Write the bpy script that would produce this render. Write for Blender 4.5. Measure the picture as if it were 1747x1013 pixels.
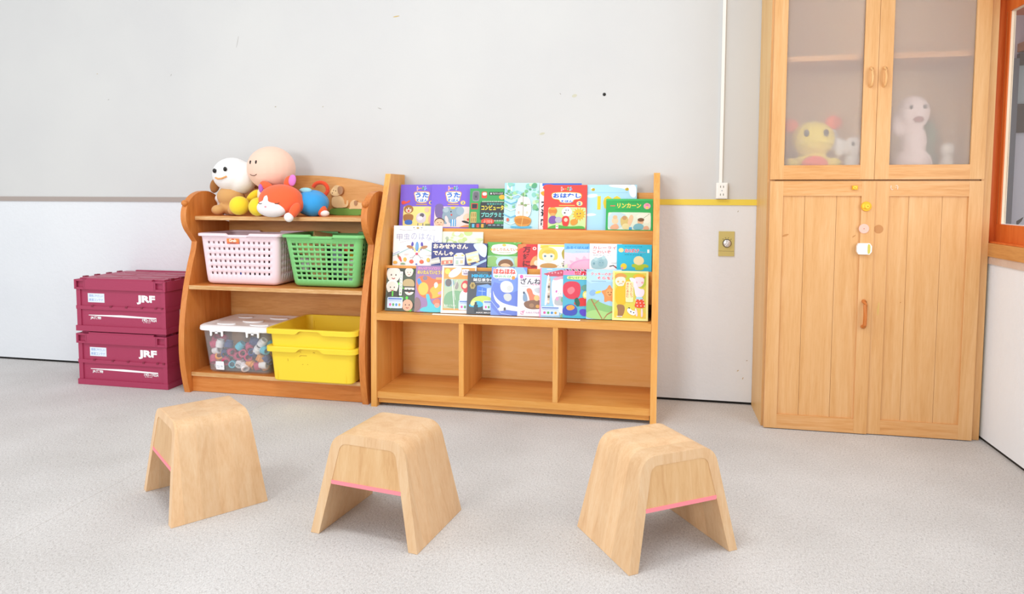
import bpy, bmesh, math, random
from mathutils import Vector, Matrix
for _o in list(bpy.data.objects): bpy.data.objects.remove(_o)
SC = bpy.context.scene
COL = SC.collection
random.seed(7)
PI = math.pi

# ------------------------------------------------------------------ camera
def make_camera():
    yaw, pitch, roll, f = -0.2039, 0.0674, 0.0028, 1160.37
    fw = Vector((math.sin(yaw)*math.cos(pitch), math.cos(yaw)*math.cos(pitch), -math.sin(pitch)))
    r = Vector((math.cos(yaw), -math.sin(yaw), 0)); u = r.cross(fw)
    r, u = math.cos(roll)*r + math.sin(roll)*u, -math.sin(roll)*r + math.cos(roll)*u
    cd = bpy.data.cameras.new('camera'); co = bpy.data.objects.new('camera', cd); COL.objects.link(co)
    m = Matrix((r, u, -fw)).transposed().to_4x4(); m.translation = Vector((0, -3.2861, 0.98))
    co.matrix_world = m
    cd.sensor_width = 36.0; cd.sensor_fit = 'HORIZONTAL'; cd.lens = 36.0*f/1747.0
    cd.shift_y = -(506.5-410.0)/1747.0
    cd.clip_start = 0.05; cd.clip_end = 100
    SC.camera = co
make_camera()

# ------------------------------------------------------------------ world, lights, exposure
W = bpy.data.worlds.new('world'); SC.world = W; W.use_nodes = True
W.node_tree.nodes['Background'].inputs[0].default_value = (0.98, 0.99, 1.0, 1)
W.node_tree.nodes['Background'].inputs[1].default_value = 0.85
def area(name, loc, target, sx, sy, power, col):
    l = bpy.data.lights.new(name, 'AREA'); l.shape = 'RECTANGLE'; l.size = sx; l.size_y = sy
    l.energy = power; l.color = col
    o = bpy.data.objects.new(name, l); COL.objects.link(o); o.location = loc
    o.rotation_euler = (Vector(target)-Vector(loc)).to_track_quat('-Z', 'Y').to_euler()
    return o
area('ceiling_light', (-0.9, -2.0, 2.75), (-0.8, -1.2, 0), 1.0, 0.35, 26, (1.0, 0.99, 0.98))
area('ceiling_light.001', (-3.4, -2.3, 2.75), (-3.2, -1.7, 0), 1.0, 0.35, 16, (1.0, 1.0, 1.0))
area('rear_fill_light', (-2.2, -6.4, 1.75), (0.3, 0.0, 0.6), 1.3, 1.1, 98, (1.0, 1.0, 1.0))  # added fill from behind the camera to flatten the light, no known window
area('side_window_light', (-5.4, -4.6, 1.4), (1.3, -1.4, 0.4), 2.2, 1.6, 32, (0.82, 0.91, 1.0))
area('right_window_light', (1.55, -1.7, 1.3), (-1.0, -1.7, 0.6), 1.4, 0.9, 22, (1.0, 0.99, 0.98))
SC.view_settings.view_transform = 'Standard'
SC.view_settings.look = 'None'
SC.view_settings.exposure = -0.12
SC.view_settings.gamma = 1.0
SC.view_settings.use_curve_mapping = False

# ------------------------------------------------------------------ materials
def lin(h):
    if not isinstance(h, str): return tuple(h)
    h = h.lstrip('#')
    v = [int(h[i:i+2], 16)/255 for i in (0, 2, 4)]
    return tuple(c/12.92 if c <= .04045 else ((c+.055)/1.055)**2.4 for c in v)
MATS = {}
def new_mat(name):
    m = bpy.data.materials.new(name); m.use_nodes = True
    nt = m.node_tree; b = nt.nodes['Principled BSDF']
    return m, nt, b
def node(nt, t, **k):
    n = nt.nodes.new(t)
    for a, v in k.items():
        if a in n.inputs.keys(): n.inputs[a].default_value = v
        else: setattr(n, a, v)
    return n
def ramp(nt, stops):
    r = nt.nodes.new('ShaderNodeValToRGB'); e = r.color_ramp.elements
    while len(e) < len(stops): e.new(0.5)
    for i, (p, c) in enumerate(stops):
        e[i].position = p; e[i].color = (*lin(c), 1)
    return r
def plain(h, rough=.5, spec=.4, metal=0, kind='plain'):
    """smooth plastic, paint, cloth or print of one colour, with a faint fine relief"""
    k = (kind, h, rough, spec, metal)
    if k in MATS: return MATS[k]
    m, nt, b = new_mat('%s_%s' % (kind, h.lstrip('#') if isinstance(h, str) else len(MATS)))
    b.inputs['Base Color'].default_value = (*lin(h), 1)
    b.inputs['Roughness'].default_value = rough
    b.inputs['Specular IOR Level'].default_value = spec
    b.inputs['Metallic'].default_value = metal
    if kind == 'cloth':
        tc = node(nt, 'ShaderNodeTexCoord'); nz = node(nt, 'ShaderNodeTexNoise', Scale=900.0, Detail=2.0)
        nt.links.new(tc.outputs['Object'], nz.inputs['Vector'])
        bp = node(nt, 'ShaderNodeBump', Strength=.25, Distance=.001)
        nt.links.new(nz.outputs['Fac'], bp.inputs['Height']); nt.links.new(bp.outputs[0], b.inputs['Normal'])
        b.inputs['Sheen Weight'].default_value = .25
    MATS[k] = m; return m
def pr(h): return plain(h, .32, .35, 0, 'print')
def cloth(h): return plain(h, .95, .05, 0, 'cloth')
def wood(name, light, mid, dark, axis, scale=9.0, rough=.42, streak=7.0, fine=.35, spec=.4, board=None, boards=.05):
    """long-grained timber: stretched noise along `axis`, fine pores, optional glued boards across `board` axis"""
    if name in MATS: return MATS[name]
    m, nt, b = new_mat(name)
    L = nt.links.new
    tc = node(nt, 'ShaderNodeTexCoord'); oi = node(nt, 'ShaderNodeObjectInfo')
    mul = node(nt, 'ShaderNodeMath', operation='MULTIPLY'); mul.inputs[1].default_value = 37.0
    L(oi.outputs['Random'], mul.inputs[0])
    add = node(nt, 'ShaderNodeVectorMath', operation='ADD')
    L(tc.outputs['Object'], add.inputs[0]); L(mul.outputs[0], add.inputs[1])
    mp = node(nt, 'ShaderNodeMapping'); s = [streak]*3; s['xyz'.index(axis)] = .55
    mp.inputs['Scale'].default_value = s
    L(add.outputs[0], mp.inputs['Vector'])
    n1 = node(nt, 'ShaderNodeTexNoise', Scale=scale*.35, Detail=5.0, Roughness=.6, Distortion=.8)
    L(mp.outputs[0], n1.inputs['Vector'])
    n2 = node(nt, 'ShaderNodeTexNoise', Scale=scale*2.6, Detail=3.0, Roughness=.65)
    L(mp.outputs[0], n2.inputs['Vector'])
    mix = node(nt, 'ShaderNodeMix', data_type='FLOAT'); mix.inputs[0].default_value = fine
    L(n1.outputs['Fac'], mix.inputs[2]); L(n2.outputs['Fac'], mix.inputs[3])
    r = ramp(nt, [(.28, dark), (.48, mid), (.72, light)])
    L(mix.outputs[0], r.inputs[0])
    out = r.outputs[0]
    if board:
        sx = node(nt, 'ShaderNodeSeparateXYZ'); L(tc.outputs['Object'], sx.inputs[0])
        dv = node(nt, 'ShaderNodeMath', operation='DIVIDE'); dv.inputs[1].default_value = boards
        L(sx.outputs['xyz'.index(board)], dv.inputs[0])
        fl = node(nt, 'ShaderNodeMath', operation='FLOOR'); L(dv.outputs[0], fl.inputs[0])
        ad = node(nt, 'ShaderNodeMath', operation='ADD'); L(fl.outputs[0], ad.inputs[0]); L(mul.outputs[0], ad.inputs[1])
        wn = node(nt, 'ShaderNodeTexWhiteNoise', noise_dimensions='1D'); L(ad.outputs[0], wn.inputs['W'])
        mr = node(nt, 'ShaderNodeMapRange'); mr.inputs[3].default_value = .90; mr.inputs[4].default_value = 1.05
        L(wn.outputs['Value'], mr.inputs[0])
        hsv = node(nt, 'ShaderNodeHueSaturation'); L(out, hsv.inputs['Color']); L(mr.outputs[0], hsv.inputs['Value'])
        out = hsv.outputs[0]
    L(out, b.inputs['Base Color'])
    b.inputs['Roughness'].default_value = rough; b.inputs['Specular IOR Level'].default_value = spec
    bp = node(nt, 'ShaderNodeBump', Strength=.08, Distance=.002)
    L(n2.outputs['Fac'], bp.inputs['Height']); L(bp.outputs[0], b.inputs['Normal'])
    MATS[name] = m; return m

def carpet_mat():
    m, nt, b = new_mat('carpet_loop_pile'); L = nt.links.new
    tc = node(nt, 'ShaderNodeTexCoord')
    mp = node(nt, 'ShaderNodeMapping'); mp.inputs['Scale'].default_value = (1, .62, 1); mp.inputs['Rotation'].default_value = (0, 0, .5)
    L(tc.outputs['Object'], mp.inputs['Vector'])
    v = node(nt, 'ShaderNodeTexNoise', Scale=170.0, Detail=3.0, Roughness=.7); L(mp.outputs[0], v.inputs['Vector'])
    n2 = node(nt, 'ShaderNodeTexNoise', Scale=420.0, Detail=2.0); L(mp.outputs[0], n2.inputs['Vector'])
    big = node(nt, 'ShaderNodeTexNoise', Scale=3.0, Detail=3.0); L(tc.outputs['Object'], big.inputs['Vector'])
    r = ramp(nt, [(.28, '#bab8b6'), (.42, '#d9d7d6'), (.60, '#e4e3e2'), (.8, '#eeedec')]); L(v.outputs['Fac'], r.inputs[0])
    r2 = ramp(nt, [(.3, '#e0dedc'), (.7, '#ffffff')]); L(n2.outputs['Fac'], r2.inputs[0])
    r3 = ramp(nt, [(.3, '#f2f1f0'), (.7, '#ffffff')]); L(big.outputs['Fac'], r3.inputs[0])
    m1 = node(nt, 'ShaderNodeMix', data_type='RGBA', blend_type='MULTIPLY'); m1.inputs[0].default_value = 1
    L(r.outputs[0], m1.inputs[6]); L(r2.outputs[0], m1.inputs[7])
    m2 = node(nt, 'ShaderNodeMix', data_type='RGBA', blend_type='MULTIPLY'); m2.inputs[0].default_value = 1
    L(m1.outputs[2], m2.inputs[6]); L(r3.outputs[0], m2.inputs[7])
    # joint between two carpet lengths, running away from the camera at x = -1.765
    sx = node(nt, 'ShaderNodeSeparateXYZ'); L(tc.outputs['Object'], sx.inputs[0])
    wob = node(nt, 'ShaderNodeTexNoise', Scale=14.0); L(tc.outputs['Object'], wob.inputs['Vector'])
    wm = node(nt, 'ShaderNodeMath', operation='MULTIPLY_ADD'); wm.inputs[1].default_value = .012; wm.inputs[2].default_value = -.006
    L(wob.outputs['Fac'], wm.inputs[0])
    sa = node(nt, 'ShaderNodeMath', operation='ADD'); L(sx.outputs[0], sa.inputs[0]); L(wm.outputs[0], sa.inputs[1])
    s2 = node(nt, 'ShaderNodeMath', operation='ADD'); s2.inputs[1].default_value = 1.765; L(sa.outputs[0], s2.inputs[0])
    ab = node(nt, 'ShaderNodeMath', operation='ABSOLUTE'); L(s2.outputs[0], ab.inputs[0])
    lt = node(nt, 'ShaderNodeMath', operation='LESS_THAN'); lt.inputs[1].default_value = .0011; L(ab.outputs[0], lt.inputs[0])
    m3 = node(nt, 'ShaderNodeMix', data_type='RGBA', blend_type='MIX'); L(lt.outputs[0], m3.inputs[0])
    L(m2.outputs[2], m3.inputs[6]); m3.inputs[7].default_value = (*lin('#b9b4af'), 1)
    L(m3.outputs[2], b.inputs['Base Color'])
    b.inputs['Roughness'].default_value = .97; b.inputs['Specular IOR Level'].default_value = .05
    bp = node(nt, 'ShaderNodeBump', Strength=.55, Distance=.004); L(v.outputs['Fac'], bp.inputs['Height'])
    L(bp.outputs[0], b.inputs['Normal'])
    return m
def wall_mat(name, h, h2, bump, scale, rough=.85):
    m, nt, b = new_mat(name); L = nt.links.new
    tc = node(nt, 'ShaderNodeTexCoord')
    n1 = node(nt, 'ShaderNodeTexNoise', Scale=1.7, Detail=4.0); L(tc.outputs['Object'], n1.inputs['Vector'])
    n2 = node(nt, 'ShaderNodeTexNoise', Scale=scale, Detail=4.0, Roughness=.6); L(tc.outputs['Object'], n2.inputs['Vector'])
    r = ramp(nt, [(.35, h2), (.65, h)]); L(n1.outputs['Fac'], r.inputs[0]); L(r.outputs[0], b.inputs['Base Color'])
    b.inputs['Roughness'].default_value = rough; b.inputs['Specular IOR Level'].default_value = .2
    bp = node(nt, 'ShaderNodeBump', Strength=bump, Distance=.006); L(n2.outputs['Fac'], bp.inputs['Height'])
    L(bp.outputs[0], b.inputs['Normal'])
    return m
def frosted_mat():
    m, nt, b = new_mat('frosted_glass'); L = nt.links.new
    out = nt.nodes['Material Output']; nt.nodes.remove(b)
    rf = node(nt, 'ShaderNodeBsdfRefraction', Roughness=.35, IOR=1.12); rf.inputs['Color'].default_value = (.98, .97, .96, 1)
    tl = node(nt, 'ShaderNodeBsdfTranslucent'); tl.inputs['Color'].default_value = (.9, .88, .86, 1)
    df = node(nt, 'ShaderNodeBsdfDiffuse'); df.inputs['Color'].default_value = (.90, .82, .77, 1)
    m1 = node(nt, 'ShaderNodeMixShader'); m1.inputs[0].default_value = .20; L(rf.outputs[0], m1.inputs[1]); L(df.outputs[0], m1.inputs[2])
    tr = node(nt, 'ShaderNodeBsdfTransparent')
    L(m1.outputs[0], out.inputs[0])
    nt.nodes.remove(tl); nt.nodes.remove(tr)
    return m
def clear_mat(name, tint, fac, rough=.25):
    """thin plastic or glass: mostly see-through with a milky and a glossy share"""
    m, nt, b = new_mat(name); L = nt.links.new
    out = nt.nodes['Material Output']
    b.inputs['Base Color'].default_value = (*lin(tint), 1); b.inputs['Roughness'].default_value = rough
    tr = node(nt, 'ShaderNodeBsdfTransparent'); tr.inputs[0].default_value = (.97, .98, .98, 1)
    mx = node(nt, 'ShaderNodeMixShader'); mx.inputs[0].default_value = fac
    L(tr.outputs[0], mx.inputs[1]); L(b.outputs[0], mx.inputs[2]); L(mx.outputs[0], out.inputs[0])
    return m

HONEY_X = wood('honey_wood_x', '#e8b068', '#e09c4c', '#d08636', 'x', board='z', boards=.045)
HONEY_Z = wood('honey_wood_z', '#edb66e', '#e6a452', '#d78e3c', 'z', board='y', boards=.06)
HONEY_Y = wood('honey_wood_y', '#edb66e', '#e6a452', '#d78e3c', 'x', board='y', boards=.055)
TEAK_X = wood('brown_wood_x', '#dd9450', '#d07e38', '#b46427', 'x')
TEAK_Z = wood('brown_wood_z', '#dd9450', '#d07e38', '#b46427', 'z')
EDGE = wood('worn_shelf_edge', '#ecca9a', '#d2a066', '#b9844a', 'x', fine=.6)
PINE_Z = wood('pine_z', '#e6b884', '#dca86e', '#cf9556', 'z', streak=9.0)
PINE_X = wood('pine_x', '#e6b884', '#d99f62', '#c28244', 'x', streak=8.0)
PINE_SIDE = wood('pine_side', '#ecc98c', '#e2b674', '#d29e58', 'z', streak=9.0)
SASH = wood('window_wood', '#e88440', '#dc6e2c', '#c85a1c', 'z', streak=8.0)
STOOL_Z = wood('beech_z', '#e8c9a2', '#dfb88c', '#d1a476', 'z', streak=8.0, board='y', boards=.052)
STOOL_F = wood('beech_panel', '#deba8c', '#d4aa78', '#c49462', 'z', streak=10.0, fine=.25)
CARPET = carpet_mat()
WALL_UP = wall_mat('upper_wall_paint', '#d2d2d0', '#cececd', .06, 60)
WALL_LO = wall_mat('lower_wall_plaster', '#e4e7ea', '#e0e3e7', .35, 38)
WALL_R = wall_mat('right_wall_plaster', '#f0f4f8', '#ecf0f5', .22, 38)
FROST = frosted_mat()
CLEARP = clear_mat('clear_plastic', '#eef1f4', .11)
PANE = clear_mat('window_glass', '#ffffff', .05, .02)

# ------------------------------------------------------------------ mesh builder
class MB:
    def __init__(s): s.bm = bmesh.new(); s.mats = []
    def mi(s, m):
        if m not in s.mats: s.mats.append(m)
        return s.mats.index(m)
    def faces(s, vs, fs, m, bev=0, seg=2, M=None):
        bv = [s.bm.verts.new((M @ Vector(v)) if M else v) for v in vs]
        i = s.mi(m); nf = []
        for f in fs:
            try: q = s.bm.faces.new([bv[k] for k in f])
            except ValueError: continue
            q.material_index = i; nf.append(q)
        if bev:
            es = {e for f in nf for e in f.edges}
            es = [e for e in es if len(e.link_faces) == 2 and e.calc_face_angle(0) > .5]
            r = bmesh.ops.bevel(s.bm, geom=es, offset=bev, segments=seg, affect='EDGES', profile=.6)
            for f in r['faces']: f.material_index = i
        return s
    def box(s, x0, x1, y0, y1, z0, z1, m, bev=0, seg=2, M=None):
        vs = [(x, y, z) for z in (z0, z1) for y in (y0, y1) for x in (x0, x1)]
        return s.faces(vs, [(0, 2, 3, 1), (4, 5, 7, 6), (0, 1, 5, 4), (2, 6, 7, 3), (0, 4, 6, 2), (1, 3, 7, 5)], m, bev, seg, M)
    def prism(s, pts, axis, a, b, m, bev=0, seg=2, M=None):
        n = len(pts)
        def P(p, t): return {'x': (t, p[0], p[1]), 'y': (p[0], t, p[1]), 'z': (p[0], p[1], t)}[axis]
        ar = sum(pts[i][0]*pts[(i+1) % n][1]-pts[(i+1) % n][0]*pts[i][1] for i in range(n))
        if (ar > 0) == (axis == 'y'): pts = pts[::-1]
        vs = [P(p, a) for p in pts]+[P(p, b) for p in pts]
        fs = [tuple(range(n))[::-1], tuple(range(n, 2*n))]+[(i, (i+1) % n, n+(i+1) % n, n+i) for i in range(n)]
        return s.faces(vs, fs, m, bev, seg, M)
    def ell(s, c, r, m, rot=None, nu=20, nv=12):
        R = rot.to_matrix() if rot else Matrix.Identity(3)
        vs = []; fs = []
        for j in range(nv+1):
            t = PI*j/nv
            for i in range(nu):
                p = 2*PI*i/nu
                vs.append(Vector(c)+R @ Vector((r[0]*math.sin(t)*math.cos(p), r[1]*math.sin(t)*math.sin(p), r[2]*math.cos(t))))
        for j in range(nv):
            for i in range(nu):
                a, b_, c_, d = j*nu+i, j*nu+(i+1) % nu, (j+1)*nu+(i+1) % nu, (j+1)*nu+i
                fs.append((a, d, c_, b_))
        return s.faces(vs, fs, m)
    def tube(s, pts, r, m, n=10, caps=True):
        pts = [Vector(p) for p in pts]; rs = r if isinstance(r, (list, tuple)) else [r]*len(pts)
        vs = []; fs = []; up = Vector((0.123, .31, .94))
        for i, p in enumerate(pts):
            t = (pts[min(i+1, len(pts)-1)]-pts[max(i-1, 0)]).normalized()
            a = t.cross(up).normalized(); b_ = t.cross(a)
            for k in range(n):
                q = 2*PI*k/n; vs.append(p+rs[i]*(math.cos(q)*a+math.sin(q)*b_))
        for i in range(len(pts)-1):
            for k in range(n):
                fs.append((i*n+k, i*n+(k+1) % n, (i+1)*n+(k+1) % n, (i+1)*n+k))
        if caps: fs += [tuple(range(n))[::-1], tuple(range((len(pts)-1)*n, len(pts)*n))]
        return s.faces(vs, fs, m)
    def lathe(s, prof, m, n=24, M=None):
        """prof: (radius, z) list, closed back on itself when it starts and ends equal"""
        vs = []; fs = []
        for (r, z) in prof:
            for k in range(n): q = 2*PI*k/n; vs.append((r*math.cos(q), r*math.sin(q), z))
        for i in range(len(prof)-1):
            for k in range(n): fs.append((i*n+k, i*n+(k+1) % n, (i+1)*n+(k+1) % n, (i+1)*n+k))
        if prof[0][0] > 1e-6 and prof[0] != prof[-1]: fs.append(tuple(range(n))[::-1])
        if prof[-1][0] > 1e-6 and prof[0] != prof[-1]: fs.append(tuple(range((len(prof)-1)*n, len(prof)*n)))
        return s.faces(vs, fs, m, M=M)
    def loft(s, secs, m, cap0=False, cap1=False):
        n = len(secs[0]); vs = [p for q in secs for p in q]; fs = []
        for j in range(len(secs)-1):
            for i in range(n): fs.append((j*n+i, j*n+(i+1) % n, (j+1)*n+(i+1) % n, (j+1)*n+i))
        if cap0: fs.append(tuple(range(n))[::-1])
        if cap1: fs.append(tuple(range((len(secs)-1)*n, len(secs)*n)))
        return s.faces(vs, fs, m)
    def shift(s, v):
        bmesh.ops.translate(s.bm, vec=Vector(v), verts=s.bm.verts[:]); return s
    def build(s, name, parent=None, label=None, angle=35, weld=True, world=False, fixn=True):
        if weld: bmesh.ops.remove_doubles(s.bm, verts=s.bm.verts[:], dist=1e-5)
        if fixn: bmesh.ops.recalc_face_normals(s.bm, faces=s.bm.faces[:])
        if world and parent: s.shift(-parent.location)
        me = bpy.data.meshes.new(name); s.bm.to_mesh(me); s.bm.free()
        for m in s.mats: me.materials.append(m)
        me.polygons.foreach_set('use_smooth', [True]*len(me.polygons))
        me.set_sharp_from_angle(angle=math.radians(angle))
        o = bpy.data.objects.new(name, me); COL.objects.link(o)
        if parent: o.parent = parent
        if label: o['label'] = label
        return o
def tag(o, label, cat, group=None):
    o['label'] = label; o['category'] = cat
    if group: o['group'] = group
    return o
def thing(name, loc, label, cat, group=None, rz=0, rx=0):
    o = bpy.data.objects.new(name, None); COL.objects.link(o); o.empty_display_size = .05
    o.location = loc; o.rotation_euler = (rx, 0, rz)
    return tag(o, label, cat, group)
def copy_tree(o, parent=None):
    c = o.copy(); COL.objects.link(c)
    if parent: c.parent = parent
    for ch in list(o.children): copy_tree(ch, c)
    return c
def struct(name, mb, parent=None, **k):
    o = mb.build(name, parent, **k)
    if not parent: o['kind'] = 'structure'
    return o
def ellipse(cx, cy, rx, ry, n=24, a0=0, a1=2*PI):
    return [(cx+rx*math.cos(a0+(a1-a0)*i/n), cy+ry*math.sin(a0+(a1-a0)*i/n)) for i in range(n if abs(a1-a0-2*PI) < 1e-6 else n+1)]
def smooth_poly(pts, it=2, closed=True):
    for _ in range(it):
        q = []; n = len(pts)
        for i in range(n if closed else n-1):
            a, b = pts[i], pts[(i+1) % n]
            q += [(a[0]*.75+b[0]*.25, a[1]*.75+b[1]*.25), (a[0]*.25+b[0]*.75, a[1]*.25+b[1]*.75)]
        pts = q if closed else [pts[0]]+q+[pts[-1]]
    return pts
def rrect(w, d, r, ns=8, nc=5, ox=0, oy=0):
    """rounded rectangle, counter-clockwise, starting at the front-left straight"""
    hw, hd = w/2, d/2; p = []
    for (sx, sy, ex, ey, cx, cy, a) in ((-hw+r, -hd, hw-r, -hd, hw-r, -hd+r, -PI/2), (hw, -hd+r, hw, hd-r, hw-r, hd-r, 0),
                                        (hw-r, hd, -hw+r, hd, -hw+r, hd-r, PI/2), (-hw, hd-r, -hw, -hd+r, -hw+r, -hd+r, PI)):
        for i in range(ns): p.append((sx+(ex-sx)*i/ns+ox, sy+(ey-sy)*i/ns+oy))
        for i in range(nc): q = a+PI/2*i/nc; p.append((cx+r*math.cos(q)+ox, cy+r*math.sin(q)+oy))
    return p
def at(path, z): return [(x, y, z) for x, y in path]

# text as flat meshes, from Blender's own built-in font
TXT = {}
def text_geo(body, bold):
    k = (body, bold)
    if k in TXT: return TXT[k]
    c = bpy.data.curves.new('lettering', 'FONT'); c.body = body; c.offset = bold; c.resolution_u = 2; c.fill_mode = 'FRONT'
    o = bpy.data.objects.new('lettering', c); COL.objects.link(o)
    me = bpy.data.meshes.new_from_object(o.evaluated_get(bpy.context.evaluated_depsgraph_get()))
    vs = [(v.co.x, v.co.y) for v in me.vertices]; fs = [tuple(p.vertices) for p in me.polygons]
    bpy.data.objects.remove(o); bpy.data.curves.remove(c); bpy.data.meshes.remove(me)
    TXT[k] = (vs, fs); return TXT[k]
class Print:
    """flat print on a plane: u runs right, v runs DOWN from the top; fn(u, v, lift) gives the 3D point"""
    def __init__(s, fn, step=.00008): s.mb = MB(); s.fn = fn; s.k = 1; s.step = step
    def poly(s, pts, h, clip=True):
        if clip: pts = [(min(max(a, 0), 1), min(max(b, 0), 1)) for a, b in pts]
        q = []
        for p in pts:
            if not q or abs(p[0]-q[-1][0])+abs(p[1]-q[-1][1]) > 1e-4: q.append(p)
        if len(q) > 2 and abs(q[0][0]-q[-1][0])+abs(q[0][1]-q[-1][1]) < 1e-4: q.pop()
        if len(q) < 3: return s
        ar = sum(q[i][0]*q[(i+1) % len(q)][1]-q[(i+1) % len(q)][0]*q[i][1] for i in range(len(q)))
        if ar > 0: q = q[::-1]
        if abs(ar) < 1e-5: return s
        s.mb.faces([s.fn(a, b, s.k*s.step) for a, b in q], [tuple(range(len(q)))], pr(h)); s.k += 1
        return s
    def r(s, u0, v0, u1, v1, h): return s.poly([(u0, v0), (u1, v0), (u1, v1), (u0, v1)], h)
    def rr(s, u0, v0, u1, v1, h, rad=.04):
        return s.poly(smooth_poly([(u0+rad, v0), (u1-rad, v0), (u1, v0+rad), (u1, v1-rad), (u1-rad, v1), (u0+rad, v1), (u0, v1-rad), (u0, v0+rad)], 1), h)
    def e(s, u, v, a, b, h, n=18): return s.poly(ellipse(u, v, a, b, n), h)
    def b(s, pts, h, it=2): return s.poly(smooth_poly(pts, it), h)
    def line(s, pts, w, h):
        L = []; R = []
        for i, p in enumerate(pts):
            a = pts[max(i-1, 0)]; c = pts[min(i+1, len(pts)-1)]
            dx, dy = c[0]-a[0], c[1]-a[1]; l = math.hypot(dx, dy) or 1
            L.append((p[0]-dy/l*w/2, p[1]+dx/l*w/2)); R.append((p[0]+dy/l*w/2, p[1]-dx/l*w/2))
        return s.poly(L+R[::-1], h)
    def t(s, body, u0, v0, u1, v1, h, out=None, bold=.012, ob=.07):
        """one line of lettering fitted to a box, with an optional outline colour behind it"""
        base, _ = text_geo(body, bold)
        if not base: return s
        x0 = min(p[0] for p in base); x1 = max(p[0] for p in base); y0 = min(p[1] for p in base); y1 = max(p[1] for p in base)
        fx = lambda x: u0+(u1-u0)*(x-x0)/max(x1-x0, 1e-6); fy = lambda y: v1-(v1-v0)*(y-y0)/max(y1-y0, 1e-6)
        for col, bd in (((out, ob),) if out else ())+((h, bold),):
            vs, fs = text_geo(body, bd)
            s.mb.faces([s.fn(fx(x), fy(y), s.k*s.step) for x, y in vs], fs, pr(col)); s.k += 1
        return s
    def tv(s, body, u0, v0, u1, v1, h, bold=.02, out=None):
        n = len(body); d = (v1-v0)/n
        for i, ch in enumerate(body): s.t(ch, u0, v0+i*d+d*.06, u1, v0+(i+1)*d-d*.06, h, out, bold)
        return s
    def build(s, name, parent, label=None): return s.mb.build(name, parent, label, weld=False, fixn=False)

# ================================================================== THE ROOM
XR = 1.3078                                   # plane of the right-hand wall
struct('floor', MB().box(-6, XR+.02, -6.5, .05, -.05, 0, CARPET))
struct('wall_back', MB().box(-6, XR+.12, 0, .12, .958, 3.0, WALL_UP))
struct('wall_back_lower', MB().box(-6, XR+.12, 0, .12, .012, .936, WALL_LO))
struct('gap_shade_back', MB().box(-6, XR+.02, .006, .05, -.001, .0125, plain('#1c1a18', .9)))  # black strip stands in for the shade in the gap under the wall
struct('trim_1', MB().box(-6, -1.0, -.006, .02, .9345, .9605, plain('#a89c95', .6), bev=.0015))
struct('trim_2', MB().box(-.35, XR, -.006, .02, .9335, .9600, plain('#e8d04e', .5), bev=.0015))
# right wall: below, beside and above the window opening
WY0, WY1, WZ0, WZ1, WT = -2.6, -.245, .795, 1.80, .045
mb = MB()
mb.box(XR, XR+WT, -6.5, 0, .012, .7125, WALL_R)
mb.box(XR, XR+WT, WY1+.02, 0, .7125, 3.0, WALL_R)
mb.box(XR, XR+WT, WY0, WY1+.02, WZ1, 3.0, WALL_R)
mb.box(XR, XR+WT, -6.5, WY0, .7125, 3.0, WALL_R)
struct('wall_right', mb)
struct('gap_shade_right', MB().box(XR+.005, XR+.04, -6.5, .05, -.001, .0125, plain('#2a2620', .9)))  # dark colour paints the shaded gap below this wall as well
# marks on the painted wall: scuffs, old tape and one screw hole
def wall_mark(name, pts, h, label, cat='stain'):
    o = MB().prism(pts, 'y', -.0006, .002, plain(h, .8)).build(name); tag(o, label, cat); return o
def stroke(x, z, dx, dz, w):
    l = math.hypot(dx, dz); nx, nz = -dz/l*w, dx/l*w
    return smooth_poly([(x-dx, z-dz), (x+nx, z+nz), (x+dx, z+dz), (x-nx, z-nz)], 2)
wall_mark('tape_scrap', stroke(-1.2751, 1.868, .023, .003, .0035), '#c9b074', 'thin yellowed scrap of tape high on the back wall above the wooden bookshelf')
mb = MB(); mb.lathe([(.0075, 0), (.0075, .004), (.005, .0055), (0, .0055)], plain('#15130f', .5), 16, Matrix.Translation((-.2343, .002, 1.4547)) @ Matrix.Rotation(PI/2, 4, 'X'))
tag(mb.build('wall_screw'), 'small black screw head in the blank wall above the bookshelf', 'screw')
for (x, z, dx, dz, w, h, lb) in (
    (-1.9506, 1.4365, .006, .001, .003, '#a79f86', 'tiny brown fleck on the back wall above the peach-headed doll'),
    (-1.6804, 1.4303, .005, .002, .0025, '#b0a88c', 'tiny tan fleck on the back wall above the toy shelf back board'),
    (-2.1637, 1.78, .010, .040, .0018, '#b5b3b0', 'long faint grey scuff high on the wall, left of centre'),
    (-2.5685, 1.6204, .004, .008, .002, '#a8a6a3', 'short grey scuff on the wall above the stacked crates'),
    (-2.969, 1.4986, .007, .003, .002, '#aaa8a4', 'small grey dash on the left part of the back wall'),
    (-3.0352, 1.6419, .005, .0005, .0022, '#b8a070', 'tiny ochre fleck on the far left of the back wall'),
    (-1.3676, 1.4142, .014, -.005, .002, '#a29f98', 'pale grey scratch on the wall above the left bookshelf post'),
    (-.4442, 1.463, .004, -.005, .002, '#9c9890', 'tiny grey nick on the wall left of the black screw'),
    (-.5315, 1.2744, .018, .004, .007, '#c9c6b0', 'pale yellow smudge on the wall right above the ship book'),
    (-.376, 1.452, .016, .004, .010, '#c9c7b2', 'faint cream patch on the wall beside the black screw'),
    (.402, .16, .005, .004, .0025, '#bfa878', 'tiny tan speck low on the wall beside the cupboard'),
    (.425, .125, .003, .007, .002, '#b89c66', 'short ochre drip low on the wall beside the cupboard'),
    (.441, .21, .004, .002, .002, '#a8946a', 'small brown speck on the wall near the cupboard foot'),
    (.385, .905, .002, .005, .0018, '#a09a80', 'small dark nick just under the yellow trim')):
    wall_mark('wall_scuff', stroke(x, z, dx, dz, w), h, lb)

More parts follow.
